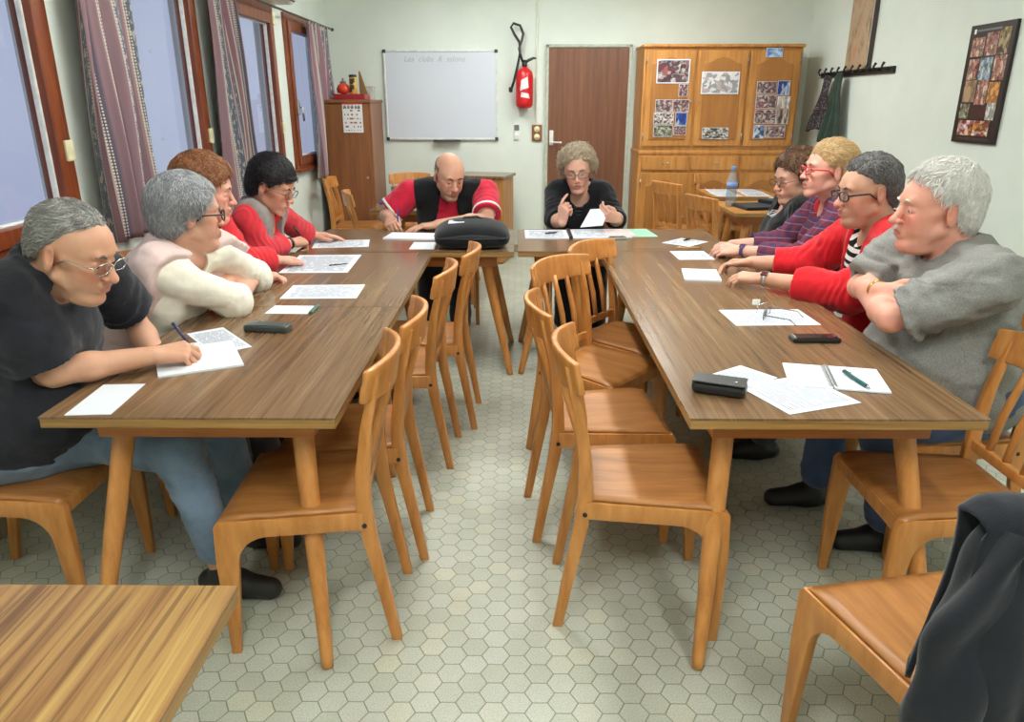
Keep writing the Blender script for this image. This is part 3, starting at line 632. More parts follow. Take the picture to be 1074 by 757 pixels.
# ================================================================== THINGS ON THE TABLES
TZ = .7501
def rect(a, b, c, z=TZ):
    a, b, c = V(*a, 0), V(*b, 0), V(*c, 0); u = nrm(b - a); w = c - b; w = w - u * (w @ u)
    return [V(q[0], q[1], z) for q in (a, b, b + w, a + w)]
nsh = [0]
def sheet(name, a, b, c, mat, lab, cat='paper', group='papers on the meeting tables', th=.0012, lift=0., extra=None):
    P = rect(a, b, c, TZ + th + lift); ctr = sum(P) / 4; ctr[2] = TZ + lift
    if np.cross(P[1] - P[0], P[2] - P[0])[2] < 0: P = [P[1], P[0], P[3], P[2]]
    t = MB().slab([p - ctr for p in P], th).build(name, mat); t.location = ctr; return tag(t, lab, cat, group)
sheet('paper_slip', (-1.199, 1.787), (-1.079, 1.795), (-1.095, 2.02), PAPER, 'blank white slip at the near corner of the left table')
sheet('paper_stack', (-1.079, 2.068), (-.86, 2.181), (-1.0, 2.42), PAPER, 'white pad the man in black is writing on', th=.006)
sheet('printed_form', (-1.085, 2.60), (-.90, 2.372), (-1.0, 2.29), PRINT[0], 'printed form sticking out behind the writing pad, towards the black phone')
sheet('printed_form', (-1.26, 2.345), (-1.10, 2.42), (-1.06, 2.30), PRINT[1], 'white sheet half hidden under the hand of the man in black', lift=.0002)
sheet('envelope', (-.993, 2.79), (-.825, 2.785), (-.82, 2.905), PAPER, 'small white envelope with a green edge at the table joint')
MB().box((-.812, 2.846, .756), (.016, .12, .008), bev=.003).build('green_strip', plain('green strip', (70, 110, 92), .4))
tag(bpy.data.objects['green_strip'], 'dark green strip at the end of the small white envelope', 'ruler')
sheet('printed_form', (-1.006, 3.02), (-.683, 3.035), (-.70, 3.28), PRINT[2], 'printed sheet alone before the crossed arms of the woman in white')
sheet('printed_form', (-1.163, 3.519), (-.83, 3.535), (-.85, 3.98), PRINT[0], 'large printed sheet under the red sleeved hand')
sheet('printed_form', (-1.173, 4.17), (-.859, 4.22), (-.91, 4.45), PRINT[3], 'printed sheet at the far left, beneath the pen of the black haired woman')
sheet('open_notebook', (-.82, 4.47), (-.50, 4.435), (-.51, 4.65), PAPER, 'open white notebook under the hands of the man in red', th=.008)
sheet('paper_slip', (-.616, 4.145), (-.476, 4.146), (-.49, 4.37), PAPER, 'white slip next to the black briefcase')
sheet('white_folder', (.044, 4.493), (.311, 4.495), (.311, 4.79), PRINT[1], 'white open page left of the black binder spine', th=.006)
sheet('white_folder', (.335, 4.50), (.70, 4.53), (.69, 4.84), PRINT[1], 'white page right of the black binder spine', th=.006)
b_ = MB().box((0, 0, .008), (.024, .31, .016), bev=.006).build('binder_spine', BLACK); b_.location = (.323, 4.65, TZ); tag(b_, 'black binder spine between the two white pages', 'binder')
sheet('green_folder', (.60, 4.545), (.863, 4.567), (.86, 4.86), plain('mint card', (150, 206, 176), .6), 'mint green card folder beside the white pages', 'folder', None, th=.003)
sheet('pink_sheet', (.56, 4.55), (.73, 4.56), (.72, 4.80), plain('pink paper', (226, 200, 198), .6), 'pale pink sheet on the mint green folder', lift=.0065)
sheet('printed_form', (.85, 4.36), (.985, 4.235), (1.13, 4.40), PRINT[3], 'white sheet with a black pen at the far corner of the right table')
sheet('printed_form', (.844, 4.095), (.85, 3.86), (1.04, 3.865), PRINT[3], 'white sheet before the clasped hands of the woman with red glasses')
sheet('notebook', (.809, 3.61), (.775, 3.372), (.94, 3.345), PRINT[2], 'small printed booklet before the man in the red cardigan', 'booklet', None, th=.008)
sheet('printed_form', (.801, 2.855), (.81, 2.638), (1.13, 2.64), PRINT[2], 'printed sheet with the eyeglasses on it')
sheet('printed_form', (.520, 2.065), (.60, 1.955), (.80, 2.06), PRINT[0], 'printed sheet behind the black glasses case')
sheet('printed_form', (.64, 2.02), (.72, 1.805), (.93, 1.93), PRINT[1], 'near printed sheet at the end of the right table', lift=.0014)
nb = empty('spiral_notebook', (.955, 2.08, TZ), math.radians(-13), 'open spiral notebook with a dark green pen on it', 'notebook')
MB().box((.055, 0, .004), (.15, .20, .006), bev=.001).build('page', PAPER, nb); MB().box((-.085, 0, .0035), (.12, .20, .005), bev=.001).build('page', PAPER, nb)
m = MB()
for k in range(18): y = -.09 + k * .0106; m.tube([(-.034, y, .006), (-.022, y, .013), (-.010, y, .007)], .0012, 6)
m.build('spiral', STEEL, nb)
def pen(a, b, mat, lab, tipmat=CHROME, group=None, r=.0048):
    a, b = V(*a), V(*b); d = nrm(b - a); t = empty('pen', a, 0, lab, 'pen', group)
    MB().tube([(0, 0, 0), (b - a) * .86], r, 10).build('barrel', mat, t); MB().tube([(b - a) * .86, b - a], [r * .9, .001], 10).build('tip', tipmat, t)
    MB().tube([d * .004 + V(0, 0, r), d * .04 + V(0, 0, r * 1.6)], .0014, 6).build('clip', CHROME, t); return t
NAVY = plain('dark blue pen', (40, 40, 84), .3); TEAL = plain('teal pen', (24, 84, 84), .3)
pen((.985, 2.105, .766), (1.003, 1.965, .764), TEAL, 'dark green pen lying on the spiral notebook', r=.006)
pen((.99, 4.405, .759), (1.045, 4.46, .758), BLACK, 'black pen on the far white sheet of the right table')
pen((.90, 4.18, .756), (1.05, 4.19, .755), plain('wooden pencil', (186, 150, 90), .5), 'thin tan pencil between the two far sheets of the right table', BLACK, r=.004)
pen((-.95, 3.66, .759), (-.86, 3.72, .7575), BLACK, 'thin dark pen on the large printed sheet at the left table', r=.0028)
pen((.17, 4.61, .763), (.25, 4.66, .763), NAVY, 'blue pen on the left open page of the head table')
def phone(loc, rzd, size, mat, lab, screen):
    t = empty('mobile_phone', (loc[0], loc[1], TZ), math.radians(rzd), lab, 'phone')
    MB().box((0, 0, size[2] / 2), size, bev=min(size[2] * .4, .008), seg=3).build('case', mat, t); MB().box((0, 0, size[2] + .0004), (size[0] * .86, size[1] * .84, .001), bev=.0004).build('screen', screen, t)
    MB().box((size[0] * .40, 0, size[2] + .0008), (.008, size[1] * .3, .001)).build('button', STEEL, t)
SCR = plain('dark glass', (26, 28, 32), .08)
phone((-.905, 2.562), -7, (.165, .062, .026), plain('grey green phone', (60, 68, 66), .35), 'long grey phone lying behind the printed form on the left table', plain('phone face', (72, 80, 78), .3))
phone((1.03, 2.455), 0, (.165, .06, .018), BLACK, 'black phone in front of the man in grey', SCR)
phone((.605, 4.49), 4, (.11, .05, .014), plain('silver phone', (150, 158, 154), .3, .4), 'silver phone at the near edge of the head table', SCR)
# black glasses case
cs = empty('glasses_case', (.574, 1.965, TZ), math.radians(-22), 'black leather case with a flap near the end of the right table', 'case')
LEA = plain('black leather', (26, 25, 26), .38, bs=.3, bsc=120)
MB().box((0, 0, .02), (.15, .075, .038), bev=.016, seg=3).build('body', LEA, cs); MB().box((.0, -.004, .0405), (.146, .074, .005), bev=.002).build('flap', plain('flap leather', (52, 54, 52), .4), cs)
MB().lathe([(.005, 0), (.005, .003), (.002, .004)], (.045, -.02, .043), 12).build('snap', CHROME, cs)
# eyeglasses lying on the sheet
def spectacles(name, mat, parent=None, w=.132, rw=.026, rh=.019, r=.0016, temple=.135, lens=None):
    t = parent; m = MB()
    for s in (-1, 1):
        pts = []
        for k in range(21):
            a = 2 * PI * k / 20; ca, sa = math.cos(a), math.sin(a)
            pts.append((.006 * (1 - abs(s)) - .004 * (ca * s > .5), s * .033 + rw * math.copysign(abs(ca) ** .7, ca), rh * math.copysign(abs(sa) ** .75, sa)))
        m.tube(pts, r, 8)
        m.tube([(-.003, s * (.033 + rw), .006), (-.012, s * (.033 + rw + .007), .007), (-temple * .75, s * (.033 + rw + .012), .004), (-temple, s * (.033 + rw + .010), -.022)], [r * 1.2, r * 1.5, r * 1.2, r * 1.4], 8)
    m.tube([(0, -.008, .004), (.003, 0, .007), (0, .008, .004)], r, 8)
    o = m.build(name, mat, t)
    if lens:
        for s in (-1, 1): MB().lathe([(.0001, 0), (rw * .95, 0)], (0, s * .033, 0), 20, rot=ry(PI / 2)).build('lens', lens, o)
    return o
LENS = glassmat('spectacle lens', (246, 248, 250))
g_ = empty('eyeglasses', (.955, 2.755, .7675), math.radians(150), 'folded-out silver eyeglasses lying on the printed sheet', 'glasses'); spectacles('frame', plain('grey metal frame', (96, 96, 98), .3, .8), g_, lens=LENS)
ke = empty('key_ring', (.93, 2.80, TZ + .002), 0, 'small silver clip standing beside the eyeglasses', 'keys')
MB().tube([(0, 0, .005), (.012, .0, .02), (.0, .0, .035), (-.012, 0, .02), (0, 0, .005)], .0025, 8).build('ring', CHROME, ke); MB().box((.0, .006, .045), (.03, .006, .022), bev=.003).build('tab', WHITEP, ke); MB().tube([(.0, 0, .032), (.05, .01, .045)], .002).build('stem', CHROME, ke)
# briefcase
bg = empty('briefcase', (-.265, 4.26, TZ), math.radians(4), 'soft black briefcase with a white label on the head table', 'bag')
BAGM = fabric('black nylon', (24, 25, 28), wr=.15)
def bagf(u, v):
    a = 2 * PI * u; th = PI * (v - .5)
    e = .45
    def sp_(x, p): return math.copysign(abs(x) ** p, x)
    x = .215 * sp_(math.cos(th), .5) * sp_(math.cos(a), e); y = .165 * sp_(math.cos(th), .5) * sp_(math.sin(a), e); z = .067 + .066 * sp_(math.sin(th), .6)
    z += (.022 * math.cos(x * 6) - .014 * (x / .2) ** 2) * (z > .06) - .02 * max(0, -y / .16) * (z > .08)
    return (x, y, max(z, 0))
MB().grid(bagf, 64, 30).build('body', BAGM, bg)
MB().slab([(-.135, -.06, .139), (-.045, -.07, .146), (-.038, .01, .151), (-.13, .02, .144)], .003).build('label_card', PAPER, bg)
MB().tube([(-.05, .0, .145), (-.045, .02, .158), (.03, .03, .162), (.06, .02, .148)], .008, 8).build('handle', BLACK, bg)
MB().tube([(-.215, -.05, .068), (-.19, -.155, .066), (0, -.168, .064), (.19, -.155, .064), (.216, -.05, .066)], .004, 6).build('zip', DARKRUB, bg)
# blue folder, bottle, black folder, papers on the side tables
o = MB().box((0, 0, .006), (.22, .30, .012), bev=.003).build('blue_folder', plain('blue card', (40, 58, 170), .4)); o.location = (-1.02, 6.28, TZ); o.rotation_euler = (0, 0, -.1); tag(o, 'blue folder on the pale table behind the man in red', 'folder')
gl_ = empty('drinking_glass', (-1.07, 6.52, TZ), 0, 'small clear glass at the edge of the pale table', 'glass'); MB().lathe([(.0, 0), (.028, .002), (.033, .10), (.030, .10), (.026, .008), (0, .008)], seg=18).build('tumbler', glassmat('clear tumbler', (226, 232, 234)), gl_)
bo = empty('water_bottle', (1.70, 6.02, TZ), 0, 'clear plastic water bottle with a blue cap on the small table', 'bottle')
bm_, nt, b = newmat('clear blue plastic'); nt.nodes.remove(b)
t_ = N(nt, 'ShaderNodeBsdfTransparent'); t_.inputs[0].default_value = lin((224, 232, 240)); g2 = N(nt, 'ShaderNodeBsdfPrincipled'); g2.inputs['Base Color'].default_value = lin((206, 214, 220)); g2.inputs['Roughness'].default_value = .15
mx = N(nt, 'ShaderNodeMixShader'); mx.inputs[0].default_value = .22; L(nt, t_.outputs[0], mx.inputs[1]); L(nt, g2.outputs[0], mx.inputs[2]); L(nt, mx.outputs[0], nt.nodes['Material Output'].inputs[0])
prof = [(.03, 0), (.04, .006)]
for k in range(9): prof += [(.041, .012 + k * .013), (.0385, .018 + k * .013)]
prof += [(.041, .135), (.041, .19), (.034, .23), (.018, .262), (.015, .27), (.015, .285)]
MB().lathe(prof, seg=24).build('body', bm_, bo); MB().lathe([(.0415, .14), (.0415, .187)], seg=24).build('label_band', plain('bottle band', (120, 152, 204), .4), bo); MB().lathe([(.018, .282), (.0185, .284), (.0185, .308), (.016, .31)], seg=20).build('cap', plain('blue cap', (104, 148, 206), .35), bo)
bf = empty('black_folder', (1.93, 5.92, TZ), math.radians(8), 'black folder lying open on the small table behind the woman in black', 'folder')
MB().box((0, 0, .012), (.40, .30, .024), bev=.009, seg=3).build('cover', BAGM, bf); MB().box((.06, -.09, .026), (.07, .045, .003), bev=.001).build('badge', plain('dull blue badge', (44, 62, 96), .4), bf)
MB().box((.13, .08, .04), (.2, .16, .03), rz(.3), bev=.01).build('pocket', BAGM, bf)
hb = empty('patterned_pouch', (2.13, 6.12, TZ), .5, 'small pink and turquoise patterned pouch beside the black folder', 'pouch'); MB().box((0, 0, .03), (.20, .10, .06), bev=.02, seg=3).build('body', photomat('pouch print', [(196, 120, 140), (222, 210, 214), (80, 150, 150), (60, 50, 60), (200, 90, 110)], 77, 6), hb); MB().tube([(-.08, 0, .06), (0, 0, .066), (.08, 0, .06)], .004).build('zip', BLACK, hb)
for k, (x, y, r_, l) in enumerate(((1.87, 6.80, .1, 'white sheet at the near left of the paper covered table'), (2.14, 6.80, -.05, 'white sheet at the near right of the paper covered table'), (1.88, 7.08, -.08, 'white sheet at the far left of the paper covered table'), (2.15, 7.09, .12, 'white sheet at the far right of the paper covered table'))):
    o = MB().slab([(-.105, -.14, .002), (.105, -.14, .002), (.105, .14, .002), (-.105, .14, .002)], .002).build('paper_sheet', PRINT[k % 2 + 1]); o.location = (x, y, TZ + .0003); o.rotation_euler = (0, 0, r_); tag(o, l, 'paper', 'papers on the side table')
# black jacket over the chair at the lower right
JK = fabric('black wool', (30, 32, 38), wr=.4, wsc=9)
cx, cy, ca = .936, 1.325, math.radians(100.6)
jt = empty('black_jacket', (cx, cy, 0), ca, 'black jacket draped over the back of the chair at the lower right corner', 'jacket')
def jack(u, v):
    y = (u - .5) * .47 - .005; k = abs(y) / .205; bow = .062 * min(k, 1.2) ** 2; s = 2 * PI * 2.4 * u
    over = max(0, k - 1.0); top = .908 - .012 * min(k, 1.2) ** 2 - .30 * over ** 1.3 + .006 * math.sin(9 * u + 1)
    f = .016 * math.sin(s + .6 + .8 * v) + .010 * math.sin(2.3 * s + 2 * v) + .006 * math.sin(23 * u + 5 * v); x0 = -.281 + bow
    if v < .46:
        q = 1 - v / .46; x = x0 + .030 + .016 * q + f * (.3 + q) ; z = top - .008 - .36 * q ** 1.1; fl = 1 - .06 * q
    elif v < .54:
        q = (v - .46) / .08; x = x0 + .034 * math.cos(PI * q) - .002 + f * .3; z = top + .012 * math.sin(PI * q); fl = 1
    else:
        q = (v - .54) / .46; x = x0 - .036 - .04 * q - f * (.3 + 1.3 * q) - .035 * math.sin(PI * min(1, q * 1.4)) * (1 - .6 * k); z = top - .008 - .66 * q; fl = 1 + .05 * q + .03 * math.sin(6 * q)
    return (x, y * fl + .016 * math.sin(7 * v + 2 * u), z + .012 * math.sin(s) * (v < .02 or v > .98))
o = MB().grid(jack, 110, 90).build('cloth', JK, jt); solidify(o, .010, 1)
def slv(u, v):
    a = 2 * PI * u; q = v; r = .055 + .012 * math.sin(3 * a + 6 * q) + .008 * math.sin(17 * q + a)
    return (-.262 + .015 * math.sin(4 * q) + r * .9 * math.cos(a), .185 + .055 * math.sin(2.6 * q) + r * math.sin(a) * (.45 + .55 * min(1, 3 * q)), .885 - .50 * q - .02 * math.cos(a))
MB().grid(slv, 28, 40).build('sleeve', JK, jt)
# ================================================================== PEOPLE
RNG = np.random.default_rng(3); LAT = RNG.random((32, 32, 32)).astype(np.float32)
def vnoise(P):
    i = np.floor(P).astype(int); f = P - i; f = f * f * (3 - 2 * f); i %= 32; j = (i + 1) % 32
    def g(a, b, c): return LAT[a[:, 0], b[:, 1], c[:, 2]]
    fx, fy, fz = f[:, 0], f[:, 1], f[:, 2]
    x00 = g(i, i, i) * (1 - fx) + g(j, i, i) * fx; x10 = g(i, j, i) * (1 - fx) + g(j, j, i) * fx
    x01 = g(i, i, j) * (1 - fx) + g(j, i, j) * fx; x11 = g(i, j, j) * (1 - fx) + g(j, j, j) * fx
    return ((x00 * (1 - fy) + x10 * fy) * (1 - fz) + (x01 * (1 - fy) + x11 * fy) * fz) * 2 - 1
def d_cone(P, a, b, r1, r2):
    ba = b - a; L2 = float(ba @ ba) + 1e-12; pa = P - a
    h = np.clip(pa @ ba / L2, 0, 1); return np.linalg.norm(pa - h[:, None] * ba, axis=1) - (r1 + (r2 - r1) * h)
def d_ell(P, c, r, R):
    q = (P - c) @ R if R is not None else P - c
    k0 = np.linalg.norm(q / r, axis=1); k1 = np.linalg.norm(q / (r * r), axis=1); return k0 * (k0 - 1) / np.maximum(k1, 1e-9)
class Field:
    def __init__(s): s.p = []
    def cone(s, a, b, r1, r2=None, k=.01, op='u'):
        a, b = np.asarray(a, float), np.asarray(b, float); r2 = r1 if r2 is None else r2
        s.p.append((lambda P: d_cone(P, a, b, r1, r2), np.minimum(a, b) - max(r1, r2), np.maximum(a, b) + max(r1, r2), k, op)); return s
    def ell(s, c, r, R=None, k=.01, op='u'):
        c = np.asarray(c, float); r = np.asarray(r, float) * np.ones(3); m = r.max()
        s.p.append((lambda P: d_ell(P, c, r, R), c - m, c + m, k, op)); return s
    def fn(s, f, lo, hi, k=.005, op='u'): s.p.append((f, np.asarray(lo, float), np.asarray(hi, float), k, op)); return s
    def mesh(s, step, fine=None):
        us = [p for p in s.p if p[4] == 'u']
        lo = np.min([p[1] for p in us], axis=0) - 4 * step - .012; hi = np.max([p[2] for p in us], axis=0) + 4 * step + .012
        ax = []
        for i in range(3):
            if fine is None: ax.append(lo[i] + step * np.arange(int(math.ceil((hi[i] - lo[i]) / step)) + 1)); continue
            x = [lo[i]]
            while x[-1] < hi[i]: x.append(x[-1] + (fine[2] if fine[0][i] <= x[-1] <= fine[1][i] else step))
            ax.append(np.array(x))
        n = np.array([len(a) for a in ax]); F = np.full(n, .5, np.float32)
        for f, a, b, k, op in s.p:
            mg = k + 2.5 * step
            i0 = np.array([np.searchsorted(ax[q], a[q] - mg) for q in range(3)]); i1 = np.array([np.searchsorted(ax[q], b[q] + mg) for q in range(3)])
            if op == 'i': i0, i1 = np.zeros(3, int), n
            if (i1 <= i0).any(): continue
            sl = tuple(slice(i0[q], i1[q]) for q in range(3)); sub = F[sl]
            G = np.stack(np.meshgrid(*[ax[q][i0[q]:i1[q]] for q in range(3)], indexing='ij'), -1).reshape(-1, 3)
            if op == 'i':
                near = sub.reshape(-1) < .06; d = np.full(len(G), -1., np.float32); d[near] = f(G[near])
            else: d = f(G)
            d = d.reshape(sub.shape).astype(np.float32)
            if op == 'u': h = np.maximum(k - np.abs(sub - d), 0) / k; F[sl] = np.minimum(sub, d) - h * h * k * .25
            else:
                e = d if op == 'i' else -d
                h = np.maximum(k - np.abs(sub - e), 0) / k; F[sl] = np.maximum(sub, e) + h * h * k * .25
        F[0] = F[-1] = .5; F[:, 0] = F[:, -1] = .5; F[:, :, 0] = F[:, :, -1] = .5
        v, q = surface_nets(F)
        return np.stack([np.interp(v[:, i], np.arange(n[i]), ax[i]) for i in range(3)], 1), q
def surface_nets(F):
    ins = F < 0
    c = np.zeros(tuple(x - 1 for x in F.shape), np.int8)
    for dx in (0, 1):
        for dy in (0, 1):
            for dz in (0, 1): c += ins[dx:F.shape[0] - 1 + dx, dy:F.shape[1] - 1 + dy, dz:F.shape[2] - 1 + dz]
    act = np.argwhere((c > 0) & (c < 8)); idx = np.full(c.shape, -1, np.int32); idx[tuple(act.T)] = np.arange(len(act))
    acc = np.zeros((len(act), 3)); cnt = np.zeros(len(act))
    cor = [(a, b, d) for a in (0, 1) for b in (0, 1) for d in (0, 1)]
    val = {q: F[act[:, 0] + q[0], act[:, 1] + q[1], act[:, 2] + q[2]] for q in cor}
    for q in cor:
        for ax in range(3):
            if q[ax]: continue
            w = list(q); w[ax] = 1; w = tuple(w); a, b = val[q], val[w]; m = (a < 0) != (b < 0)
            t = np.where(m, a / np.where(m, a - b, 1), 0)
            p = np.tile(np.array(q, float), (len(act), 1)); p[:, ax] += t
            acc[m] += p[m]; cnt[m] += 1
    verts = act + acc / cnt[:, None]; faces = []
    for ax in range(3):
        b_, c_ = (ax + 1) % 3, (ax + 2) % 3
        s0 = [slice(None)] * 3; s1 = [slice(None)] * 3; s0[ax] = slice(0, -1); s1[ax] = slice(1, None)
        x = ins[tuple(s0)] != ins[tuple(s1)]; e = np.argwhere(x); e = e[(e[:, b_] > 0) & (e[:, c_] > 0) & (e[:, b_] < F.shape[b_] - 1) & (e[:, c_] < F.shape[c_] - 1)]
        if not len(e): continue
        fl = ins[tuple(e.T)]
        def at(db, dc):
            q = e.copy(); q[:, b_] -= db; q[:, c_] -= dc; return idx[tuple(q.T)]
        quad = np.stack([at(1, 1), at(0, 1), at(0, 0), at(1, 0)], 1); quad[~fl] = quad[~fl][:, ::-1]; faces.append(quad)
    return verts, np.concatenate(faces)
def npmesh(name, v, f, mats, parent, mi=None):
    off = np.array(parent.location) if parent else np.zeros(3)
    me = bpy.data.meshes.new(name); me.vertices.add(len(v)); me.vertices.foreach_set('co', (v - off).astype(np.float32).ravel())
    me.loops.add(f.size); me.loops.foreach_set('vertex_index', f.astype(np.int32).ravel()); me.polygons.add(len(f))
    me.polygons.foreach_set('loop_start', np.arange(0, f.size, 4, dtype=np.int32)); me.polygons.foreach_set('use_smooth', np.ones(len(f), bool))
    if mi is not None: me.polygons.foreach_set('material_index', mi.astype(np.int32))
    me.update(calc_edges=True); me.validate()
    return link(name, me, mats, parent)
def vnormals(v, f):
    n = np.cross(v[f[:, 2]] - v[f[:, 0]], v[f[:, 3]] - v[f[:, 1]]); o = np.zeros_like(v)
    for k in range(4): np.add.at(o, f[:, k], n)
    return o / (np.linalg.norm(o, axis=1)[:, None] + 1e-12)
def frame(yaw, pitch, roll=0):
    """columns: forward, left, up"""
    y, p, r = (math.radians(a) for a in (yaw, pitch, roll))
    f = V(math.cos(y) * math.cos(p), math.sin(y) * math.cos(p), math.sin(p)); l = V(-math.sin(y), math.cos(y), 0); u = np.cross(f, l)
    l2 = l * math.cos(r) + u * math.sin(r); u2 = u * math.cos(r) - l * math.sin(r); return np.stack([f, l2, u2], 1)
FING = [(.043, .026, .021, .0093), (.047, .030, .022, .0095), (.044, .027, .021, .0090), (.034, .021, .018, .0080)]
POSES = {'flat': ((8, 10, 6), (8, 12, 8), (10, 12, 8), (12, 14, 8)), 'relaxed': ((22, 32, 20), (26, 36, 22), (30, 40, 24), (34, 42, 26)),
         'write': ((34, 42, 22), (48, 55, 28), (62, 70, 34), (70, 75, 38)), 'fist': ((68, 80, 40), (72, 84, 42), (74, 84, 42), (76, 84, 40)),
         'pinch': ((44, 48, 24), (52, 56, 28), (56, 60, 30), (58, 62, 30)), 'point': ((18, 24, 14), (66, 80, 40), (72, 84, 42), (74, 84, 40))}
def hand(F, W, f, n, right, pose, S):
    f = nrm(f); n = nrm(n - f * (np.asarray(n) @ f)); t = np.cross(f, n) * (1 if right else -1)
    kn = []
    for o, l in ((.031, .086), (.0105, .091), (-.010, .087), (-.029, .079)):
        k = W + (f * l + t * o - n * .002) * S; kn.append(k)
        F.cone(W + (f * .012 + t * o * .55) * S, k, .0145 * S, .0125 * S, .012 * S)
    F.cone(W + (f * .03 - t * .016 + n * .006) * S, W + (f * .065 - t * .022 + n * .006) * S, .013 * S, .011 * S, .012)
    for k, (l1, l2, l3, r), an in zip(kn, FING, POSES[pose]):
        a = 0; p = k; rr = r
        for l, da in zip((l1, l2, l3), an):
            a += math.radians(da); d = f * math.cos(a) + n * math.sin(a); q = p + d * l * S
            F.cone(p, q, rr * S, rr * .92 * S, .003); rr *= .9; p = q
    close = pose in ('write', 'fist', 'pinch', 'point')
    a = W + (f * .022 + t * .020 + n * .006) * S
    b = a + (f * .034 + t * (.022 if close else .028) + n * (.014 if close else .004)) * S
    c = b + (f * .030 + t * (-.004 if close else .014) + n * (.012 if close else .004)) * S
    d = c + (f * .024 + t * (-.014 if close else .004) + n * (.004 if close else .002)) * S
    F.cone(a, b, .0150 * S, .0125 * S, .010); F.cone(b, c, .0120 * S, .0105 * S, .003); F.cone(c, d, .0102 * S, .0080 * S, .003)
    return {'kn': kn, 'thumb': d, 't': t, 'n': n, 'f': f}
def head_field(F, O, R, S, p):
    """skull, face, ears; local x forward, y left, z up, origin between the ears"""
    def w(x, y, z): return O + R @ (V(x, y, z) * S)
    E = lambda c, r, k=.02, op='u', Q=None: F.ell(w(*c), np.asarray(r) * S, R if Q is None else R @ Q, k * S, op)
    C = lambda a, b, r1, r2, k=.01, op='u': F.cone(w(*a), w(*b), r1 * S, r2 * S, k * S, op)
    fat, jw, nl, age, op_ = p.get('fat', 0.), p.get('jaw', 1.), p.get('nose', 1.), p.get('age', 1.), p.get('open', 1.)
    E((-.014, 0, .034), (.100, .077, .088)); E((.030, 0, .034), (.060, .061, .056), .03); E((.028, 0, -.022), (.060, .059, .060), .02)
    E((.032, 0, -.068), (.050, .044 * jw, .040), .025)
    for s in (-1, 1):
        C((.002, s * .049 * jw, -.056), (.074, s * .015, -.099), .016, .015, .02)
        C((.071, s * .037, -.018), (.020, s * .062, .000), .014, .010, .02)
        E((.056, s * .036, -.046), (.022 + .006 * fat, .018 + .008 * fat, .026 + .004 * fat), .02)
    E((.082, 0, -.100), (.016, .021 * jw, .016), .014); E((.081, 0, -.060), (.018, .028, .024), .018)
    if fat > 0: E((.034, 0, -.112), (.040, .040, .012 + .016 * fat), .03)
    C((.082, -.036, .031), (.082, .036, .031), .0105, .0105, .014)
    for s in (-1, 1):
        E((.103, s * .031, .008), (.017, .018, .0125), .012, 's')
        E((.0765, s * .0315, .0055), (.0128, .0145, .0128), .005)
        C((.0905, s * .019, -.007), (.081, s * .045, -.004), .0016, .0014, .005, 's')
    C((.089, 0, .018), (.110, 0, -.022), .0068, .0095 * nl, .009); E((.1105 + .003 * nl, 0, -.028), V(.0112, .0112, .0105) * nl, .006)
    for s in (-1, 1): E((.102, s * .0130 * nl, -.031), (.011, .0065, .0085), .005)
    C((.097, -.017, -.0555), (.097, .017, -.0555), .0068, .0068, .008); C((.095, -.014, -.0695), (.095, .014, -.0695), .0078, .0078, .007)
    C((.108, -.023, -.0625), (.108, .023, -.0625), .0040, .0040, .004, 's')
    for s in (-1, 1):
        if age: C((.101, s * .021, -.036), (.091, s * .034, -.068), .0030 * age, .0020 * age, .006, 's')
        E((.0935, s * .0315, .0035 + (.002 if op_ > .6 else -.002)), (.009, .0135, .0048 * op_), .002, 's')
        q = frame(s * 20, 0, 0)
        E((-.012, s * .081, -.002), (.019, .0065, .032), .006, 'u', q); E((-.006, s * .088, .003), (.011, .006, .019), .004, 's', q)
        E((-.010, s * .079, -.026), (.010, .006, .011), .006)
    return w
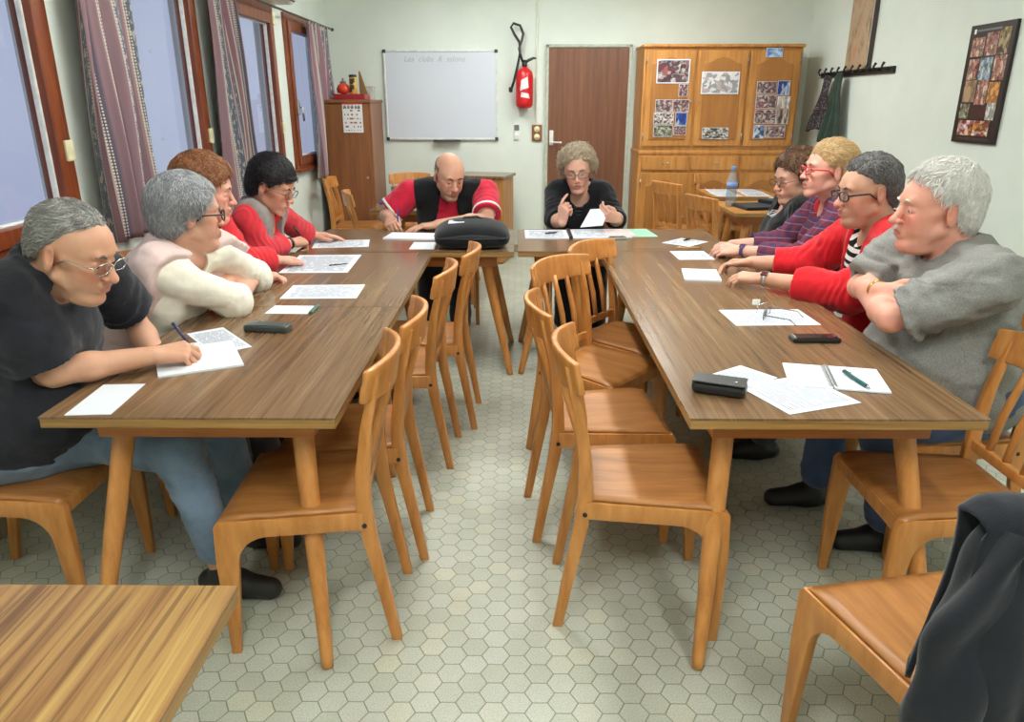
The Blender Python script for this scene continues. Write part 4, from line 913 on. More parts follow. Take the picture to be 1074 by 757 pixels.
def hair_mesh(t, lab, O, R, S, hs):
    th, up, back, side = hs['th'], hs['up'], hs['back'], hs['side']
    els = [(V(-.016 - back / 2, 0, .036 + up / 2), V(.100 + back / 2, .078 + side, .089 + up / 2)), (V(.024, 0, .012), V(.064, .064 + side, .078)), (V(-.045 - back / 2, 0, -.025), V(.060 + back / 2, .062 + side, .070))]
    def base(P):
        q = (P - O) @ R / S; d = None
        for c, r in els:
            e = d_ell(q, c, r, None)
            if d is None: d = e
            else: h = np.maximum(.03 - np.abs(d - e), 0) / .03; d = np.minimum(d, e) - h * h * .0075
        return d * S
    ca, sa = math.cos(math.radians(hs['a'])), math.sin(math.radians(hs['a']))
    def region(P):
        q = (P - O) @ R / S; wv = .004 * np.sin(q[:, 1] * 160) + .003 * np.sin(q[:, 1] * 310 + 1)
        A = (q[:, 0] - hs['fx'] - hs.get('peak', 0.) * np.abs(q[:, 1])) * ca - (q[:, 2] - hs['fz'] + wv) * sa
        d = np.maximum(A, hs['nz'] - q[:, 2] + hs.get('ns', .45) * (q[:, 0] + .06) + wv)
        if 'ztop' in hs: d = np.maximum(d, q[:, 2] - hs['ztop'] - .25 * np.maximum(-q[:, 0] - .03, 0))
        ear = np.linalg.norm((q - V(-.008, 0, -.012)) * V(1, 0, .62), axis=1) - hs.get('ear', .026)
        return np.maximum(d, np.where(np.abs(q[:, 1]) > .055, -ear, -1)) * S
    def shell(P):
        r = region(P); return np.maximum(base(P) - th * S * np.clip(-r / (.034 * S), .12, 1) ** .7, r)
    F = Field(); F.fn(shell, O - .21 * S, O + .21 * S, .004)
    hm = lambda x: O + R @ (np.asarray(x, float) * S)
    for c, r in hs.get('extra', ()): F.ell(hm(c), np.asarray(r) * S * np.ones(3), R, .018)
    rr = np.random.default_rng(hs.get('seed', 1))
    for _ in range(hs.get('clumps', 0)):
        d = nrm(rr.normal(size=3)); d[2] = abs(d[2]) if d[2] < -.35 else d[2]
        c = V(-.016, 0, .036) + d * V(.098 + th, .077 + th + side, .088 + th + up / 2)
        if c[0] > hs['fx'] + .025: continue
        F.ell(hm(c), hs.get('cr', .014) * S * np.ones(3), None, .010)
    if hs.get('extra') or hs.get('clumps'): F.fn(lambda P: region(P) - .006 * S, O - .25, O + .25, .010, 'i')
    hv, hq = F.mesh(.0038); nn = vnormals(hv, hq); q = (hv - O) @ R / S; am = hs.get('amp', .002)
    hv = hv + nn * (vnoise(q * V(30, 90, 60) + 3) * am + vnoise(q * 28 + 9) * am)[:, None] * S
    ns = hs.get('strands', 2600); mi = np.zeros(len(hq), int)
    if ns:
        p = hv[rr.integers(0, len(hv), ns)] + rr.normal(size=(ns, 3)) * .0015; off = base(p); keep = off > -.004; p, off = p[keep], off[keep]; n = len(p)
        def grad(P):
            e = .002; b0 = base(P); g = np.stack([base(P + V(*(e if i == j else 0 for j in range(3)))) - b0 for i in range(3)], 1); return g / (np.linalg.norm(g, axis=1)[:, None] + 1e-9)
        crown = np.asarray(hs.get('crown', (-.065, .0, .10))); w = hs.get('fw', .5)
        mess = rr.normal(size=(n, 3)) * hs.get('mess', .28); ln = rr.uniform(.6, 1.2, n) * hs.get('len', .038) * S; K = 5; pts = [p - grad(p) * .002]; curl = hs.get('curl', 0.); lift = rr.uniform(0, 1, n) ** 3 * hs.get('lift', .004)
        d0 = None
        for k in range(1, K):
            g = grad(p); q = (p - O) @ R / S; fl = q - crown; fl = fl / (np.linalg.norm(fl, axis=1)[:, None] + 1e-6) * (1 - w) + np.asarray(hs.get('flow', (-.3, 0, -.6))) * w
            d = fl @ R.T + mess
            if curl: a = curl * k; d = d * math.cos(a) + np.cross(g, d) * math.sin(a) * np.sign(mess[:, :1])
            d = d - g * (d * g).sum(1)[:, None]; d = d / (np.linalg.norm(d, axis=1)[:, None] + 1e-9)
            p = p + d * (ln / (K - 1))[:, None]; g = grad(p)
            p = p - g * (base(p) - off - lift * k / K * (1 if not curl else 2) - .0012)[:, None]; pts.append(p)
        ok = (region(pts[-1]) < hs.get('over', .004) * S) & (region(pts[2]) < hs.get('over', .004) * S); pts = [x[ok] for x in pts]; n = int(ok.sum())
        rad = hs.get('rad', .0011) * S; prof = [.7, 1, 1, .8, .15]; rings = []
        for k in range(K):
            a = pts[min(k + 1, K - 1)] - pts[max(k - 1, 0)]; a = a / (np.linalg.norm(a, axis=1)[:, None] + 1e-9); g = grad(pts[k]); s_ = np.cross(a, g)
            rings.append(np.stack([pts[k] + (s_ * math.cos(2.094 * j) * 1.5 + g * math.sin(2.094 * j)) * rad * prof[k] for j in range(3)], 1))
        sv = np.stack(rings, 1).reshape(-1, 3); i0 = np.arange(n) * K * 3; fs = []
        for k in range(K - 1):
            for j in range(3): fs.append(np.stack([i0 + k * 3 + j, i0 + k * 3 + (j + 1) % 3, i0 + (k + 1) * 3 + (j + 1) % 3, i0 + (k + 1) * 3 + j], 1))
        sm = rr.integers(0, 3, n); mi = np.concatenate([mi] + [sm] * len(fs)); hq = np.concatenate([hq] + [x + len(hv) for x in fs]); hv = np.concatenate([hv, sv])
    c = list(hs['col']); c = c if len(c) == 3 else c + [c[-1]]
    c = [tuple(x) for x in (lerp(c[0], c[1], .45), c[1], lerp(c[1], c[2], .6))]
    ms = [hairmat('hair of ' + lab[:28], *c)] + [plain('hair strand of ' + lab[:22], c[i], .45, var=.12, vs=60) for i in (1, 2)]
    npmesh('hair', hv, hq, ms, t, mi)
EYEW = plain('eye white', (206, 196, 188), .25); IRIS = plain('dark iris', (50, 40, 34), .15); LIP = plain('lips', (184, 112, 98), .45)
def person(lab, loc, H, Nk, SR, SL, ER, EL, WR, WL, head, O=None, S=1.0, g=1.0, handR=None, handL=None, skin=(222, 170, 142), red=(205, 120, 100), face={}, hair=None, brow=(90, 80, 70),
           cloth=(), legs=None, trousers=(60, 62, 70), shoe=(30, 30, 32), bust=0., step=.005, eyes=True, glasses=None, belly=0.):
    H, Nk, SR, SL, ER, EL, WR, WL, O = (np.asarray(a, float) for a in (H, Nk, SR, SL, ER, EL, WR, WL, O))
    t = empty('person', (H[0], H[1], 0), 0, lab, 'person')
    up = nrm(Nk - H); lf = nrm((SL - SR) - up * ((SL - SR) @ up)); fw = np.cross(lf, up); T = np.stack([fw, lf, up], 1); Lt = np.linalg.norm(Nk - H)
    hf = nrm(V(fw[0], fw[1], 0)); hl = V(-hf[1], hf[0], 0)
    R = frame(*head)
    def torso(F, q, low=True, top=True):
        if low:
            F.ell(H + up * .02, V(.135 * g, .172 * g, .13) * S + q, T, .05); F.ell(H + up * .26 * Lt + fw * (.02 + belly * .5) * S, V(.118 * g + belly * .5, .155 * g, .15) * S + q, T, .08)
        F.ell(H + up * .62 * Lt + fw * .012 * S, V(.112 * g, .155 * g, .165) * S + q, T, .08)
        F.cone(lerp(SR, SL, .14), lerp(SR, SL, .86), .058 * S + q, None, .06)
        F.cone(H + up * .70 * Lt - fw * .03, Nk - fw * .02 - up * .03, .085 * S + q, .058 * S + q, .06)
        for s in (SR, SL): F.cone(lerp(Nk, s, .25) - up * .02, lerp(Nk, s, .82), .048 * S + q, .046 * S + q, .05)
        if bust:
            for s in (-1, 1): F.ell(H + up * .60 * Lt + fw * .085 * S + lf * s * .075 * S, V(.07, .075, .07) * S * bust + q, T, .05)
    # legs
    if legs is None:
        legs = []
        for s in (-1, 1):
            k = H + hf * .43 * S + hl * s * .10; k[2] = .50; a = k + hf * .03; a[2] = .09; legs.append((k, a))
    hips = [H + hl * s * .095 * S - V(0, 0, .015) for s in (-1, 1)]
    # ---- body: one continuous skin
    B = Field(); torso(B, -.016)
    w = head_field(B, O, R, S, face)
    B.cone(Nk + fw * .012 - up * .04, w(-.026, 0, -.050), .060 * S * (1 + .1 * face.get('fat', 0)), .053 * S * (1 + .12 * face.get('fat', 0)), .025)
    B.cone(Nk + fw * .02 - up * .02, w(.004, 0, -.085), .042 * S, .034 * S, .02)
    for s, e, wr in ((SR, ER, WR), (SL, EL, WL)):
        B.cone(s, e, .046 * S, .037 * S, .02); mid = lerp(e, wr, .35); B.cone(e, mid, .037 * S, .0385 * S, .02); B.cone(mid, wr, .0385 * S, .0265 * S, .02)
    for h, (k, a) in zip(hips, legs):
        k, a = np.asarray(k, float), np.asarray(a, float); B.cone(h, k, .065 * S, .045 * S, .03); B.cone(k, V(a[0], a[1], .075), .043 * S, .030 * S, .02); B.cone(V(a[0], a[1], .06), V(a[0], a[1], .04) + hf * .12, .028, .020, .02)
    info = {}
    for nm, hd, wr, e, rt in (('R', handR, WR, ER, True), ('L', handL, WL, EL, False)):
        f, n, pose = hd if hd else (nrm(wr - e), V(0, 0, -1), 'relaxed')
        info[nm] = hand(B, wr, np.asarray(f, float), np.asarray(n, float), rt, pose, S * .97)
    v, f = B.mesh(step, (O - .145 * S, O + .145 * S, .0027))
    q = (v[f].mean(1) - O) @ R / S
    mi = ((np.abs(q[:, 1]) < .022) & (q[:, 0] > .088) & (np.abs(q[:, 2] + .0625) < .0095 - .22 * np.abs(q[:, 1]))).astype(int) if face.get('lips', True) else np.zeros(len(f))
    sm = skinmat('skin of ' + lab[:30], skin, red)
    bo_ = npmesh('body', v, f, [sm, LIP], t, mi); q = (v - O) @ R / S; G = lambda c, r: np.exp(-(((q - np.array(c)) / r) ** 2).sum(1))
    fl = G((.075, .042, -.024), .026) + G((.075, -.042, -.024), .026) + 1.1 * G((.113, 0, -.03), .017) + .7 * G((-.01, .088, 0), .03) + .7 * G((-.01, -.088, 0), .03) + .35 * G((.09, 0, -.1), .025)
    sst = lambda x, a, b_: np.clip((x - a) / (b_ - a), 0, 1); bd = face.get('beard', 0.) * sst(-q[:, 2], .030, .055) * sst(q[:, 0], .0, .03) * (q[:, 2] > -.16) * (np.linalg.norm(q, axis=1) < .17)
    for nm, arr in (('flush', fl), ('beard', bd)): bo_.data.attributes.new(nm, 'FLOAT', 'POINT').data.foreach_set('value', np.clip(arr, 0, 1).astype(np.float32))
    def hm(x): return O + R @ (np.asarray(x, float) * S)
    # ---- eyes and brows
    if eyes:
        for s in (-1, 1):
            m = MB(); a = bmesh.new(); bmesh.ops.create_uvsphere(a, u_segments=16, v_segments=10, radius=.0121 * S); m.add(a, hm((.0768, s * .0315, .0045)) - np.array(t.location))
            a = bmesh.new(); bmesh.ops.create_uvsphere(a, u_segments=12, v_segments=8, radius=.0058 * S); m.add(a, hm((.0840, s * .0312, .0035 - .003 * (face.get('open', 1) < .6))) - np.array(t.location), mi=1)
            m.build('eye', [EYEW, IRIS], t, smooth=True)
    bm_ = plain('brow of ' + lab[:26], brow, .8)
    for s in (-1, 1):
        MB().tube([hm((.0955, s * .015, .027)) - np.array(t.location), hm((.0965, s * .029, .034)) - np.array(t.location), hm((.0860, s * .047, .029)) - np.array(t.location)], [.0030 * S, .0040 * S, .0016 * S], 8).build('eyebrow', bm_, t)
    # ---- hair
    if hair:
        hs = dict(th=.010, fx=.055, fz=.060, a=38, nz=-.055, up=0., back=0., side=0.); hs.update(hair); hair_mesh(t, lab, O, R, S, hs)
    # ---- trousers and shoes
    F = Field(); F.ell(H + up * .02, V(.145 * g, .182 * g, .135) * S, T, .05)
    for h, (k, a) in zip(hips, legs):
        k, a = np.asarray(k, float), np.asarray(a, float)
        F.cone(h, k, .092 * S * (.6 + .4 * g), .068 * S, .04); F.cone(k, lerp(k, a, .9), .068 * S, .060 * S, .03)
    v, f = F.mesh(.008); nn = vnormals(v, f); v = v + nn * (vnoise(v * 16) * .006 + vnoise(v * V(20, 20, 60) + 4) * .003)[:, None]
    npmesh('trousers', v, f, fabric('trousers of ' + lab[:24], trousers, wr=.3), t)
    for k, a in legs:
        a = np.asarray(a, float); fl = V(0, 0, 1)
        F = Field(); g0 = V(a[0], a[1], .045)
        F.cone(g0 - hf * .045, g0 + hf * .04, .040, .044, .02); F.cone(g0 + hf * .03 - fl * .006, g0 + hf * .16 - fl * .014, .046, .036, .03); F.cone(g0 + fl * .01, g0 + fl * .05, .046, .040, .02)
        F.fn(lambda P: .004 - P[:, 2], g0 - .3, g0 + .3, .004, 'i')
        v, f = F.mesh(.006); npmesh('shoe', v, f, plain('shoe of ' + lab[:26], shoe, .45), t)
    # ---- upper clothes
    for c in cloth:
        F = Field(); q = c.get('q', .004)
        torso(F, q, c.get('low', True))
        cuts = []
        for s, e, wr, tl in ((SR, ER, WR, c.get('sr', c.get('s', 0))), (SL, EL, WL, c.get('sl', c.get('s', 0)))):
            if not tl: continue
            rs, re, rc = (x * S + q for x in c.get('rad', (.062, .054, .042)))
            if tl <= 1:
                end = lerp(s, e, tl); d = nrm(e - s)
                rk = c.get('ruck', .003); F.fn(lambda P, s=s, e=e, end=end, d=d, rs=rs, re=re, rk=rk: np.maximum(d_cone(P, s, e, rs, re) + rk * np.sin((P - end) @ d * 105 + 2.2 * np.sin(P[:, 2] * 28) + 2 * np.sin(P[:, 1] * 37)) * np.exp(-((P - end) @ d / .12) ** 2), (P - end) @ d), np.minimum(s, e) - .08, np.maximum(s, e) + .08, .03)
                cuts.append((end - d * .025, end + d * .03, .047 * S))
            else:
                end = lerp(e, wr, tl - 1); d = nrm(wr - e); Lf = np.linalg.norm(wr - e) + 1e-9
                def fold(P, e=e, d=d): 
                    h = (P - e) @ d; return .0030 * np.sin(h * 150 + 3 * np.sin(P[:, 2] * 33 + P[:, 1] * 21) + 2 * np.sin(P[:, 0] * 47)) * np.exp(-(h / .11) ** 2)
                F.fn(lambda P, s=s, e=e, rs=rs, re=re, fd=fold: d_cone(P, s, e, rs, re) + fd(P), np.minimum(s, e) - .08, np.maximum(s, e) + .08, .03)
                F.fn(lambda P, e=e, wr=wr, end=end, d=d, re=re, rc=rc, fd=fold: np.maximum(d_cone(P, e, wr, re, rc) + fd(P), (P - end) @ d), np.minimum(e, wr) - .08, np.maximum(e, wr) + .08, .03)
                cuts.append((end - d * .02, end + d * .03, (.041 + (.030 - .041) * (tl - 1)) * S))
        for a, b, r in cuts: F.cone(a, b, r + .004, None, .003, 's')
        for x in c.get('more', ()): x(F, dict(H=H, N=Nk, fw=fw, lf=lf, up=up, L=Lt, S=S, O=O, SR=SR, SL=SL))
        nr = c.get('neck', .068) * S
        F.cone(Nk - up * .01 + fw * .015, Nk + up * .16 + fw * .05, nr, nr * 1.1, .008, 's')
        if c.get('crew', .03): F.ell(Nk + fw * (.055 + c.get('crew', .03)) * S - up * c.get('crew', .03), V(.05, .062, .055) * S, T, .012, 's')
        if c.get('v'): F.cone(Nk + fw * .10 * S + up * .02, Nk + fw * .13 * S - up * c['v'], c.get('vw', .055) * S, .004, .006, 's')
        if c.get('open'):
            w0, w1 = c['open']; C0 = H + up * .3 * Lt
            def op(P):
                r = P - C0; y = r @ lf - c.get('oy', 0); z = r @ up; x = r @ fw; return np.maximum(np.abs(y) - np.maximum(w0 + (w1 - w0) * z / (.7 * Lt), .004), .02 - x)
            F.fn(op, Nk - .8, Nk + .6, .006, 's')
        if c.get('cutlow') is not None:
            zc = c['cutlow']; F.fn(lambda P: zc - (P - H) @ up, Nk - 1, Nk + 1, .004, 'i')
        if c.get('region'): rg = c['region']; F.fn(lambda P: rg((P - Nk) @ fw, (P - Nk) @ lf, (P - Nk) @ up), Nk - 1, Nk + 1, .008, 'i')
        v, f = F.mesh(c.get('step', .006)); nn = vnormals(v, f); am = c.get('wr', .0045)
        r = (v - H) @ T
        dv = vnoise(r * V(9, 14, 16) + 2) * am + vnoise(r * V(26, 22, 40) + 7) * am * .45 + np.minimum(0, np.abs(vnoise(r * V(5, 8, 22) + 11)) - .10) * am * 4 * (np.abs(vnoise(r * 4 + 5)) + .2)
        v = v + nn * dv[:, None]
        npmesh(c['name'], v, f, c['mat'], t)
    if glasses:
        m, sc = glasses[:2]; rot = Matrix([list(x) for x in R])
        o = spectacles('glasses', m, t, rw=.0255 * S, rh=sc * S, r=(glasses[2] if len(glasses) > 2 else .0016) * S, temple=.112, lens=LENS)
        o.location = Vector(hm((.108, 0, .004)) - np.array(t.location)); o.rotation_euler = rot.to_euler(); o.scale = (1, 1.13 * S, 1)
    t['_'] = 0; del t['_']
    return t, info, dict(T=T, R=R, O=O, hm=hm, S=S)
def band(t, W, E, r, mats, name, face=None):
    d = nrm(W - E); a = W - d * .02
    m = MB(); m.tube([a - d * .009 - np.array(t.location), a + d * .009 - np.array(t.location)], [r, r], 20)
    o = m.build(name, mats[0], t)
    if face is not None:
        n = nrm(face - d * (face @ d)); c = a + n * (r + .001) - np.array(t.location)
        q = Matrix([list(x) for x in np.stack([d, np.cross(n, d), n], 1)])
        MB().box(c, (.030, .026, .007), q, bev=.004).build('watch_face', mats[1], o)
    return o
def held_pen(h, mat, lab, z=None, tilt=(0, 0, 1)):
    """a pen between thumb and forefinger of hand h"""
    p = (h['thumb'] * .6 + h['kn'][0] * .4) + h['f'] * .012; up_ = nrm(-h['f'] * .45 + V(0, 0, 1) * .85 + h['t'] * .1)
    tip = p - up_ * max(.02, (p[2] - TZ - .004) / up_[2]); return pen(tip + up_ * .145, tip, mat, lab)
def stripes(name, c1, c2, freq, axis=2, duty=0., rot=(0, 0, 0)):
    m, nt, b = newmat(name); v = coords(nt, (1, 1, 1), 'Object', rot); sp = N(nt, 'ShaderNodeSeparateXYZ'); L(nt, v, sp.inputs[0])
    f = math_(nt, 'GREATER_THAN', math_(nt, 'SINE', math_(nt, 'MULTIPLY', sp.outputs[axis], 2 * PI * freq)), duty)
    L(nt, mixc(nt, f, c1, c2), b.inputs['Base Color']); b.inputs['Roughness'].default_value = .9; b.inputs['Specular IOR Level'].default_value = .2; return m
def plaid(name):
    m, nt, b = newmat(name); v = coords(nt); sp = N(nt, 'ShaderNodeSeparateXYZ'); L(nt, v, sp.inputs[0])
    def s(i, f, d, ph=0): return math_(nt, 'GREATER_THAN', math_(nt, 'SINE', math_(nt, 'ADD', math_(nt, 'MULTIPLY', sp.outputs[i], 2 * PI * f), ph)), d)
    c = mixc(nt, s(2, 26, .1), (104, 54, 70), (72, 58, 86)); c = mixc(nt, math_(nt, 'MULTIPLY', s(1, 24, .3), .5), c, (64, 44, 76)); c = mixc(nt, math_(nt, 'MULTIPLY', s(0, 24, .3), .4), c, (126, 46, 60))
    c = mixc(nt, math_(nt, 'MULTIPLY', s(2, 26, .93, 1.2), .45), c, (160, 132, 146)); L(nt, c, b.inputs['Base Color']); b.inputs['Roughness'].default_value = .9; b.inputs['Specular IOR Level'].default_value = .2
    bump(nt, b, noise(nt, v, 14, 3), .3, .02); return m
BLK = fabric('black jersey', (24, 24, 27)); POLO = fabric('black polo cotton', (36, 37, 44), wr=.35); WHT = fabric('cream cotton', (228, 222, 206), .05); PINK = fabric('pale pink knit', (216, 190, 184), .05)
REDJ = fabric('red jersey', (196, 44, 52), .08); REDT = fabric('raspberry cotton', (200, 38, 64), .07); REDK = fabric('coral red jersey', (200, 52, 62), .07); REDC = fabric('scarlet cardigan', (196, 26, 36), .08)
GREYM, nt_, b__ = newmat('grey marl'); v_ = coords(nt_); L(nt_, ramp(nt_, noise(nt_, v_, 260, 2), [(.35, (122, 120, 117)), (.65, (144, 142, 138))]), b__.inputs['Base Color']); b__.inputs['Roughness'].default_value = .95; b__.inputs['Specular IOR Level'].default_value = .15; bump(nt_, b__, noise(nt_, v_, 10, 3), .5, .025)
GRYV = fabric('grey fleece', (122, 116, 112), .2, wsc=40); JEAN = (112, 130, 152)
SILV = plain('silver wire', (190, 188, 182), .25, .9); DKF = plain('dark frame', (36, 30, 34), .35); REDF = plain('red frame', (206, 40, 48), .3); WIRE = plain('thin bronze wire', (110, 92, 84), .3, .6)
def collar(r=.066, dz=.012, t_=.010):
    def f(F, c):
        n, fw, lf, up, S = c['N'], c['fw'], c['lf'], c['up'], c['S']; pts = [n + up * (dz - .022 * math.cos(a)) + fw * (.018 + r * math.cos(a)) * S + lf * r * 1.05 * math.sin(a) * S for a in np.linspace(.35, 2 * PI - .35, 14)]
        for a, b in zip(pts[:-1], pts[1:]): F.cone(a, b, t_, t_, .012); F.cone(a - up * .02, b - up * .02, t_ * 1.2, t_ * 1.2, .012)
    return f
# 1 man in black polo, writing
t1, i1, c1 = person('man in black polo shirt and jeans leaning over the near left table, writing', 0, (-1.55, 2.12, .55), (-1.365, 2.08, 1.085), (-1.405, 1.93, 1.04), (-1.36, 2.31, 1.04), (-1.335, 1.985, .798), (-1.345, 2.47, .83), (-1.115, 2.135, .800), (-1.20, 2.36, .665),
    (-6, -21, 0), O=(-1.250, 2.055, 1.132), S=1.07, g=1.12, handR=((.86, .50, -.02), (-.25, .30, -.9), 'write'), skin=(212, 160, 130), face=dict(fat=.35, nose=1.3, jaw=1.06, age=1.3, open=.4, beard=.25),
    hair=dict(th=.009, fx=.038, fz=.076, a=42, nz=-.062, col=((112, 108, 104), (148, 145, 141), (190, 187, 183)), flow=(-.9, 0, -.25), fw=.8, strands=3600, len=.045, peak=-.32, over=.009, seed=4, ear=.032), brow=(96, 86, 76), trousers=JEAN, shoe=(34, 32, 34), belly=.05,
    legs=[((-1.03, 2.33, .52), (-.98, 2.34, .10)), ((-1.035, 2.03, .525), (-.965, 2.05, .15))], step=.004, cloth=[dict(name='polo_shirt', mat=POLO, s=.86, rad=(.078, .074, .06), neck=.066, crew=.02, more=[collar(.076, .022, .013)], q=.010, wr=.008, cutlow=.0)], glasses=(SILV, .0155, .0015))
held_pen(i1['R'], NAVY, 'blue pen held by the man in the black polo')
# 2 woman white/pink, arms crossed on the table
t2, i2, c2_ = person('grey haired woman with arms crossed on the table, white shirt under pale pink cardigan', 0, (-1.52, 2.72, .55), (-1.295, 2.745, 1.030), (-1.285, 2.57, .965), (-1.205, 2.925, .965), (-1.105, 2.79, .800), (-1.155, 3.19, .805), (-1.14, 3.05, .800), (-1.19, 2.95, .845),
    (34, -4, 0), O=(-1.225, 2.765, 1.135), S=1.06, g=1.10, handR=((-.25, .95, 0), (.2, 0, -1), 'relaxed'), handL=((-.1, -.95, -.1), (0, 0, -1), 'relaxed'), skin=(214, 164, 140), face=dict(fat=.5), bust=.9,
    hair=dict(th=.017, fx=.058, fz=.052, a=40, nz=-.062, back=.010, side=.006, up=.012, col=((108, 111, 118), (148, 149, 153), (198, 197, 195)), strands=3600, len=.055, flow=(-.3, 0, -.9), seed=8, mess=.35, over=.016, ear=.021), brow=(110, 104, 100), trousers=(74, 72, 80), step=.0045,
    cloth=[dict(name='shirt', mat=WHT, s=1.14, rad=(.060, .056, .052), neck=.066, crew=.03, wr=.006, q=.004), dict(name='cardigan', mat=PINK, s=.48, rad=(.074, .070, .06), q=.016, neck=.072, crew=.02, wr=.006, region=lambda x, y, z: x - (.115 + .08 * np.minimum(0, z + .12)))], glasses=(DKF, .017, .0022))
# 3 auburn woman in red
t3, i3, c3_ = person('auburn haired woman in red jacket over black top, half hidden behind the grey haired woman', 0, (-1.56, 3.28, .55), (-1.455, 3.29, 1.045), (-1.44, 3.12, 1.0), (-1.41, 3.46, 1.0), (-1.33, 3.14, .82), (-1.315, 3.44, .815), (-1.18, 3.26, .795), (-1.205, 3.615, .798),
    (12, -10, 0), O=(-1.375, 3.305, 1.160), S=1.06, g=1.02, handL=((.62, .75, -.12), (.05, 0, -1), 'relaxed'), skin=(224, 168, 146), face=dict(fat=.2, open=.6), bust=.8,
    hair=dict(th=.020, fx=.072, fz=.056, a=44, nz=-.055, up=.022, back=.012, side=.008, col=((98, 56, 34), (140, 88, 54), (176, 124, 80)), strands=3000, len=.045, mess=.5, clumps=14, cr=.015, seed=5, over=.016), brow=(120, 80, 56), trousers=(50, 50, 56),
    cloth=[dict(name='top', mat=BLK, neck=.066, crew=.05), dict(name='jacket', mat=REDJ, s=1.86, q=.012, rad=(.064, .058, .046), open=(.03, .075), wr=.006)])
# 4 black haired woman
t4, i4, c4_ = person('black haired woman in coral red with a grey sleeveless hooded vest, writing', 0, (-1.53, 3.95, .55), (-1.37, 3.94, 1.005), (-1.385, 3.785, .975), (-1.34, 4.11, .965), (-1.345, 3.80, .805), (-1.26, 4.32, .81), (-1.255, 4.06, .800), (-1.225, 4.36, .795),
    (-8, -24, 0), O=(-1.285, 3.93, 1.118), S=1.08, g=1.0, handR=((.55, .80, -.04), (-.2, .25, -.92), 'write'), handL=((.85, .30, -.08), (0, 0, -1), 'flat'), skin=(214, 158, 132), face=dict(open=.35), bust=.7,
    hair=dict(th=.014, fx=.080, fz=.066, a=48, nz=-.060, up=.020, back=.006, side=.004, col=((14, 13, 16), (28, 25, 28), (50, 44, 46)), strands=2800, len=.034, flow=(.9, 0, .1), fw=.6, mess=.3, extra=[((.082, 0, .080), (.024, .046, .016))], seed=6, ear=.026, over=.016), brow=(40, 34, 34), trousers=(52, 54, 62),
    cloth=[dict(name='shirt', mat=REDK, s=1.72, rad=(.060, .054, .044), neck=.068, crew=.05, q=.006), dict(name='hooded_vest', mat=GRYV, q=.018, open=(.035, .06), neck=.07, more=[collar(.085, .0, .022)], wr=.007)], glasses=(WIRE, .0165, .0013))
held_pen(i4['R'], BLACK, 'black pen held by the black haired woman')
band(t4, c4_['hm']((0, 0, 0)) * 0 + V(-1.255, 4.06, .80), V(-1.345, 3.80, .805), .034, [BLACK], 'bracelet')
# 5 bald man
t5, i5, c5_ = person('bald man in raspberry red t-shirt and open black vest, writing at the head table', 0, (-.49, 5.36, .55), (-.475, 5.19, 1.00), (-.735, 5.15, .945), (-.225, 5.15, .950), (-.905, 5.12, .805), (-.205, 4.92, .805), (-.845, 4.895, .805), (-.515, 4.765, .795),
    (-66, -24, 0), O=(-.455, 5.02, 1.075), S=1.17, g=1.14, handR=((.25, -.95, -.12), (.45, .1, -.85), 'write'), handL=((-.96, -.22, -.10), (0, 0, -1), 'flat'), skin=(216, 164, 138), face=dict(fat=.5, nose=1.2, jaw=1.1, open=.3, age=1.2, beard=.8), belly=.05,
    hair=dict(th=.0015, fx=.020, fz=.045, a=20, nz=-.065, ztop=.058, col=((96, 84, 74), (120, 106, 94), (140, 124, 110)), strands=1200, len=.010, rad=.0006, lift=.001, amp=.0004, ear=.032), brow=(70, 56, 48), trousers=(40, 40, 46),
    cloth=[dict(name='t_shirt', mat=REDT, s=.84, rad=(.075, .074, .06), neck=.066, crew=.02, v=.07, vw=.05, q=.006, wr=.006), dict(name='vest', mat=BLK, q=.022, open=(.11, .05), oy=.0, neck=.074, crew=.03, wr=.006)])
held_pen(i5['R'], plain('purple pen', (76, 50, 130), .3), 'purple pen held by the bald man')
for W, E in (((-.878, 5.125, .827), (-.735, 5.15, .945)), ((-.208, 4.955, .828), (-.225, 5.15, .950))): band(t5, V(*W), V(*E), .0990, [WHITEP], 'sleeve_piping')
# 6 curly woman
t6, i6, c6_ = person('curly haired woman in black cardigan holding a white paper at the head table', 0, (.42, 5.38, .55), (.415, 5.21, 1.005), (.248, 5.17, .955), (.592, 5.17, .955), (.245, 4.99, .795), (.655, 5.00, .795), (.285, 4.865, .790), (.645, 4.86, .815),
    (-95, -14, 4), O=(.395, 5.09, 1.105), S=1.14, g=1.06, handR=((.16, -.10, .98), (.55, .6, .1), 'point'), handL=((-.75, -.45, .30), (-.4, .55, .55), 'pinch'), skin=(222, 172, 150), face=dict(fat=.35, open=.7), bust=.8,
    hair=dict(th=.016, fx=.052, fz=.058, a=34, nz=-.045, up=.008, side=.014, col=((130, 114, 92), (180, 162, 136), (212, 200, 178)), strands=3000, len=.05, mess=.8, curl=.9, lift=.008, clumps=70, cr=.015, seed=2, over=.016, extra=[((-.01, .088, .0), (.04, .022, .04)), ((-.01, -.088, .0), (.04, .022, .04))], ear=.0), brow=(130, 112, 92), trousers=(40, 40, 44),
    cloth=[dict(name='top', mat=stripes('dark speckled top', (24, 24, 26), (70, 66, 66), 40, 2, .75), neck=.07, crew=.05, v=.10), dict(name='cardigan', mat=BLK, s=1.30, q=.008, rad=(.054, .048, .044), neck=.074, crew=.04, v=.20, vw=.06, wr=.006)], glasses=(WIRE, .0150, .0014))
P_ = [V(.40, 4.775, .775), V(.545, 4.785, .785), V(.585, 4.82, .89), V(.465, 4.815, .885)]
c_ = sum(P_) / 4; pp = MB().slab([p - c_ for p in P_], .001).build('held_paper', PAPER); pp.location = c_; tag(pp, 'white paper held up by the curly haired woman', 'paper')
band(t6, V(.645, 4.86, .815), V(.655, 5.00, .795), .034, [plain('gold', (212, 170, 90), .25, 1)], 'bracelet')
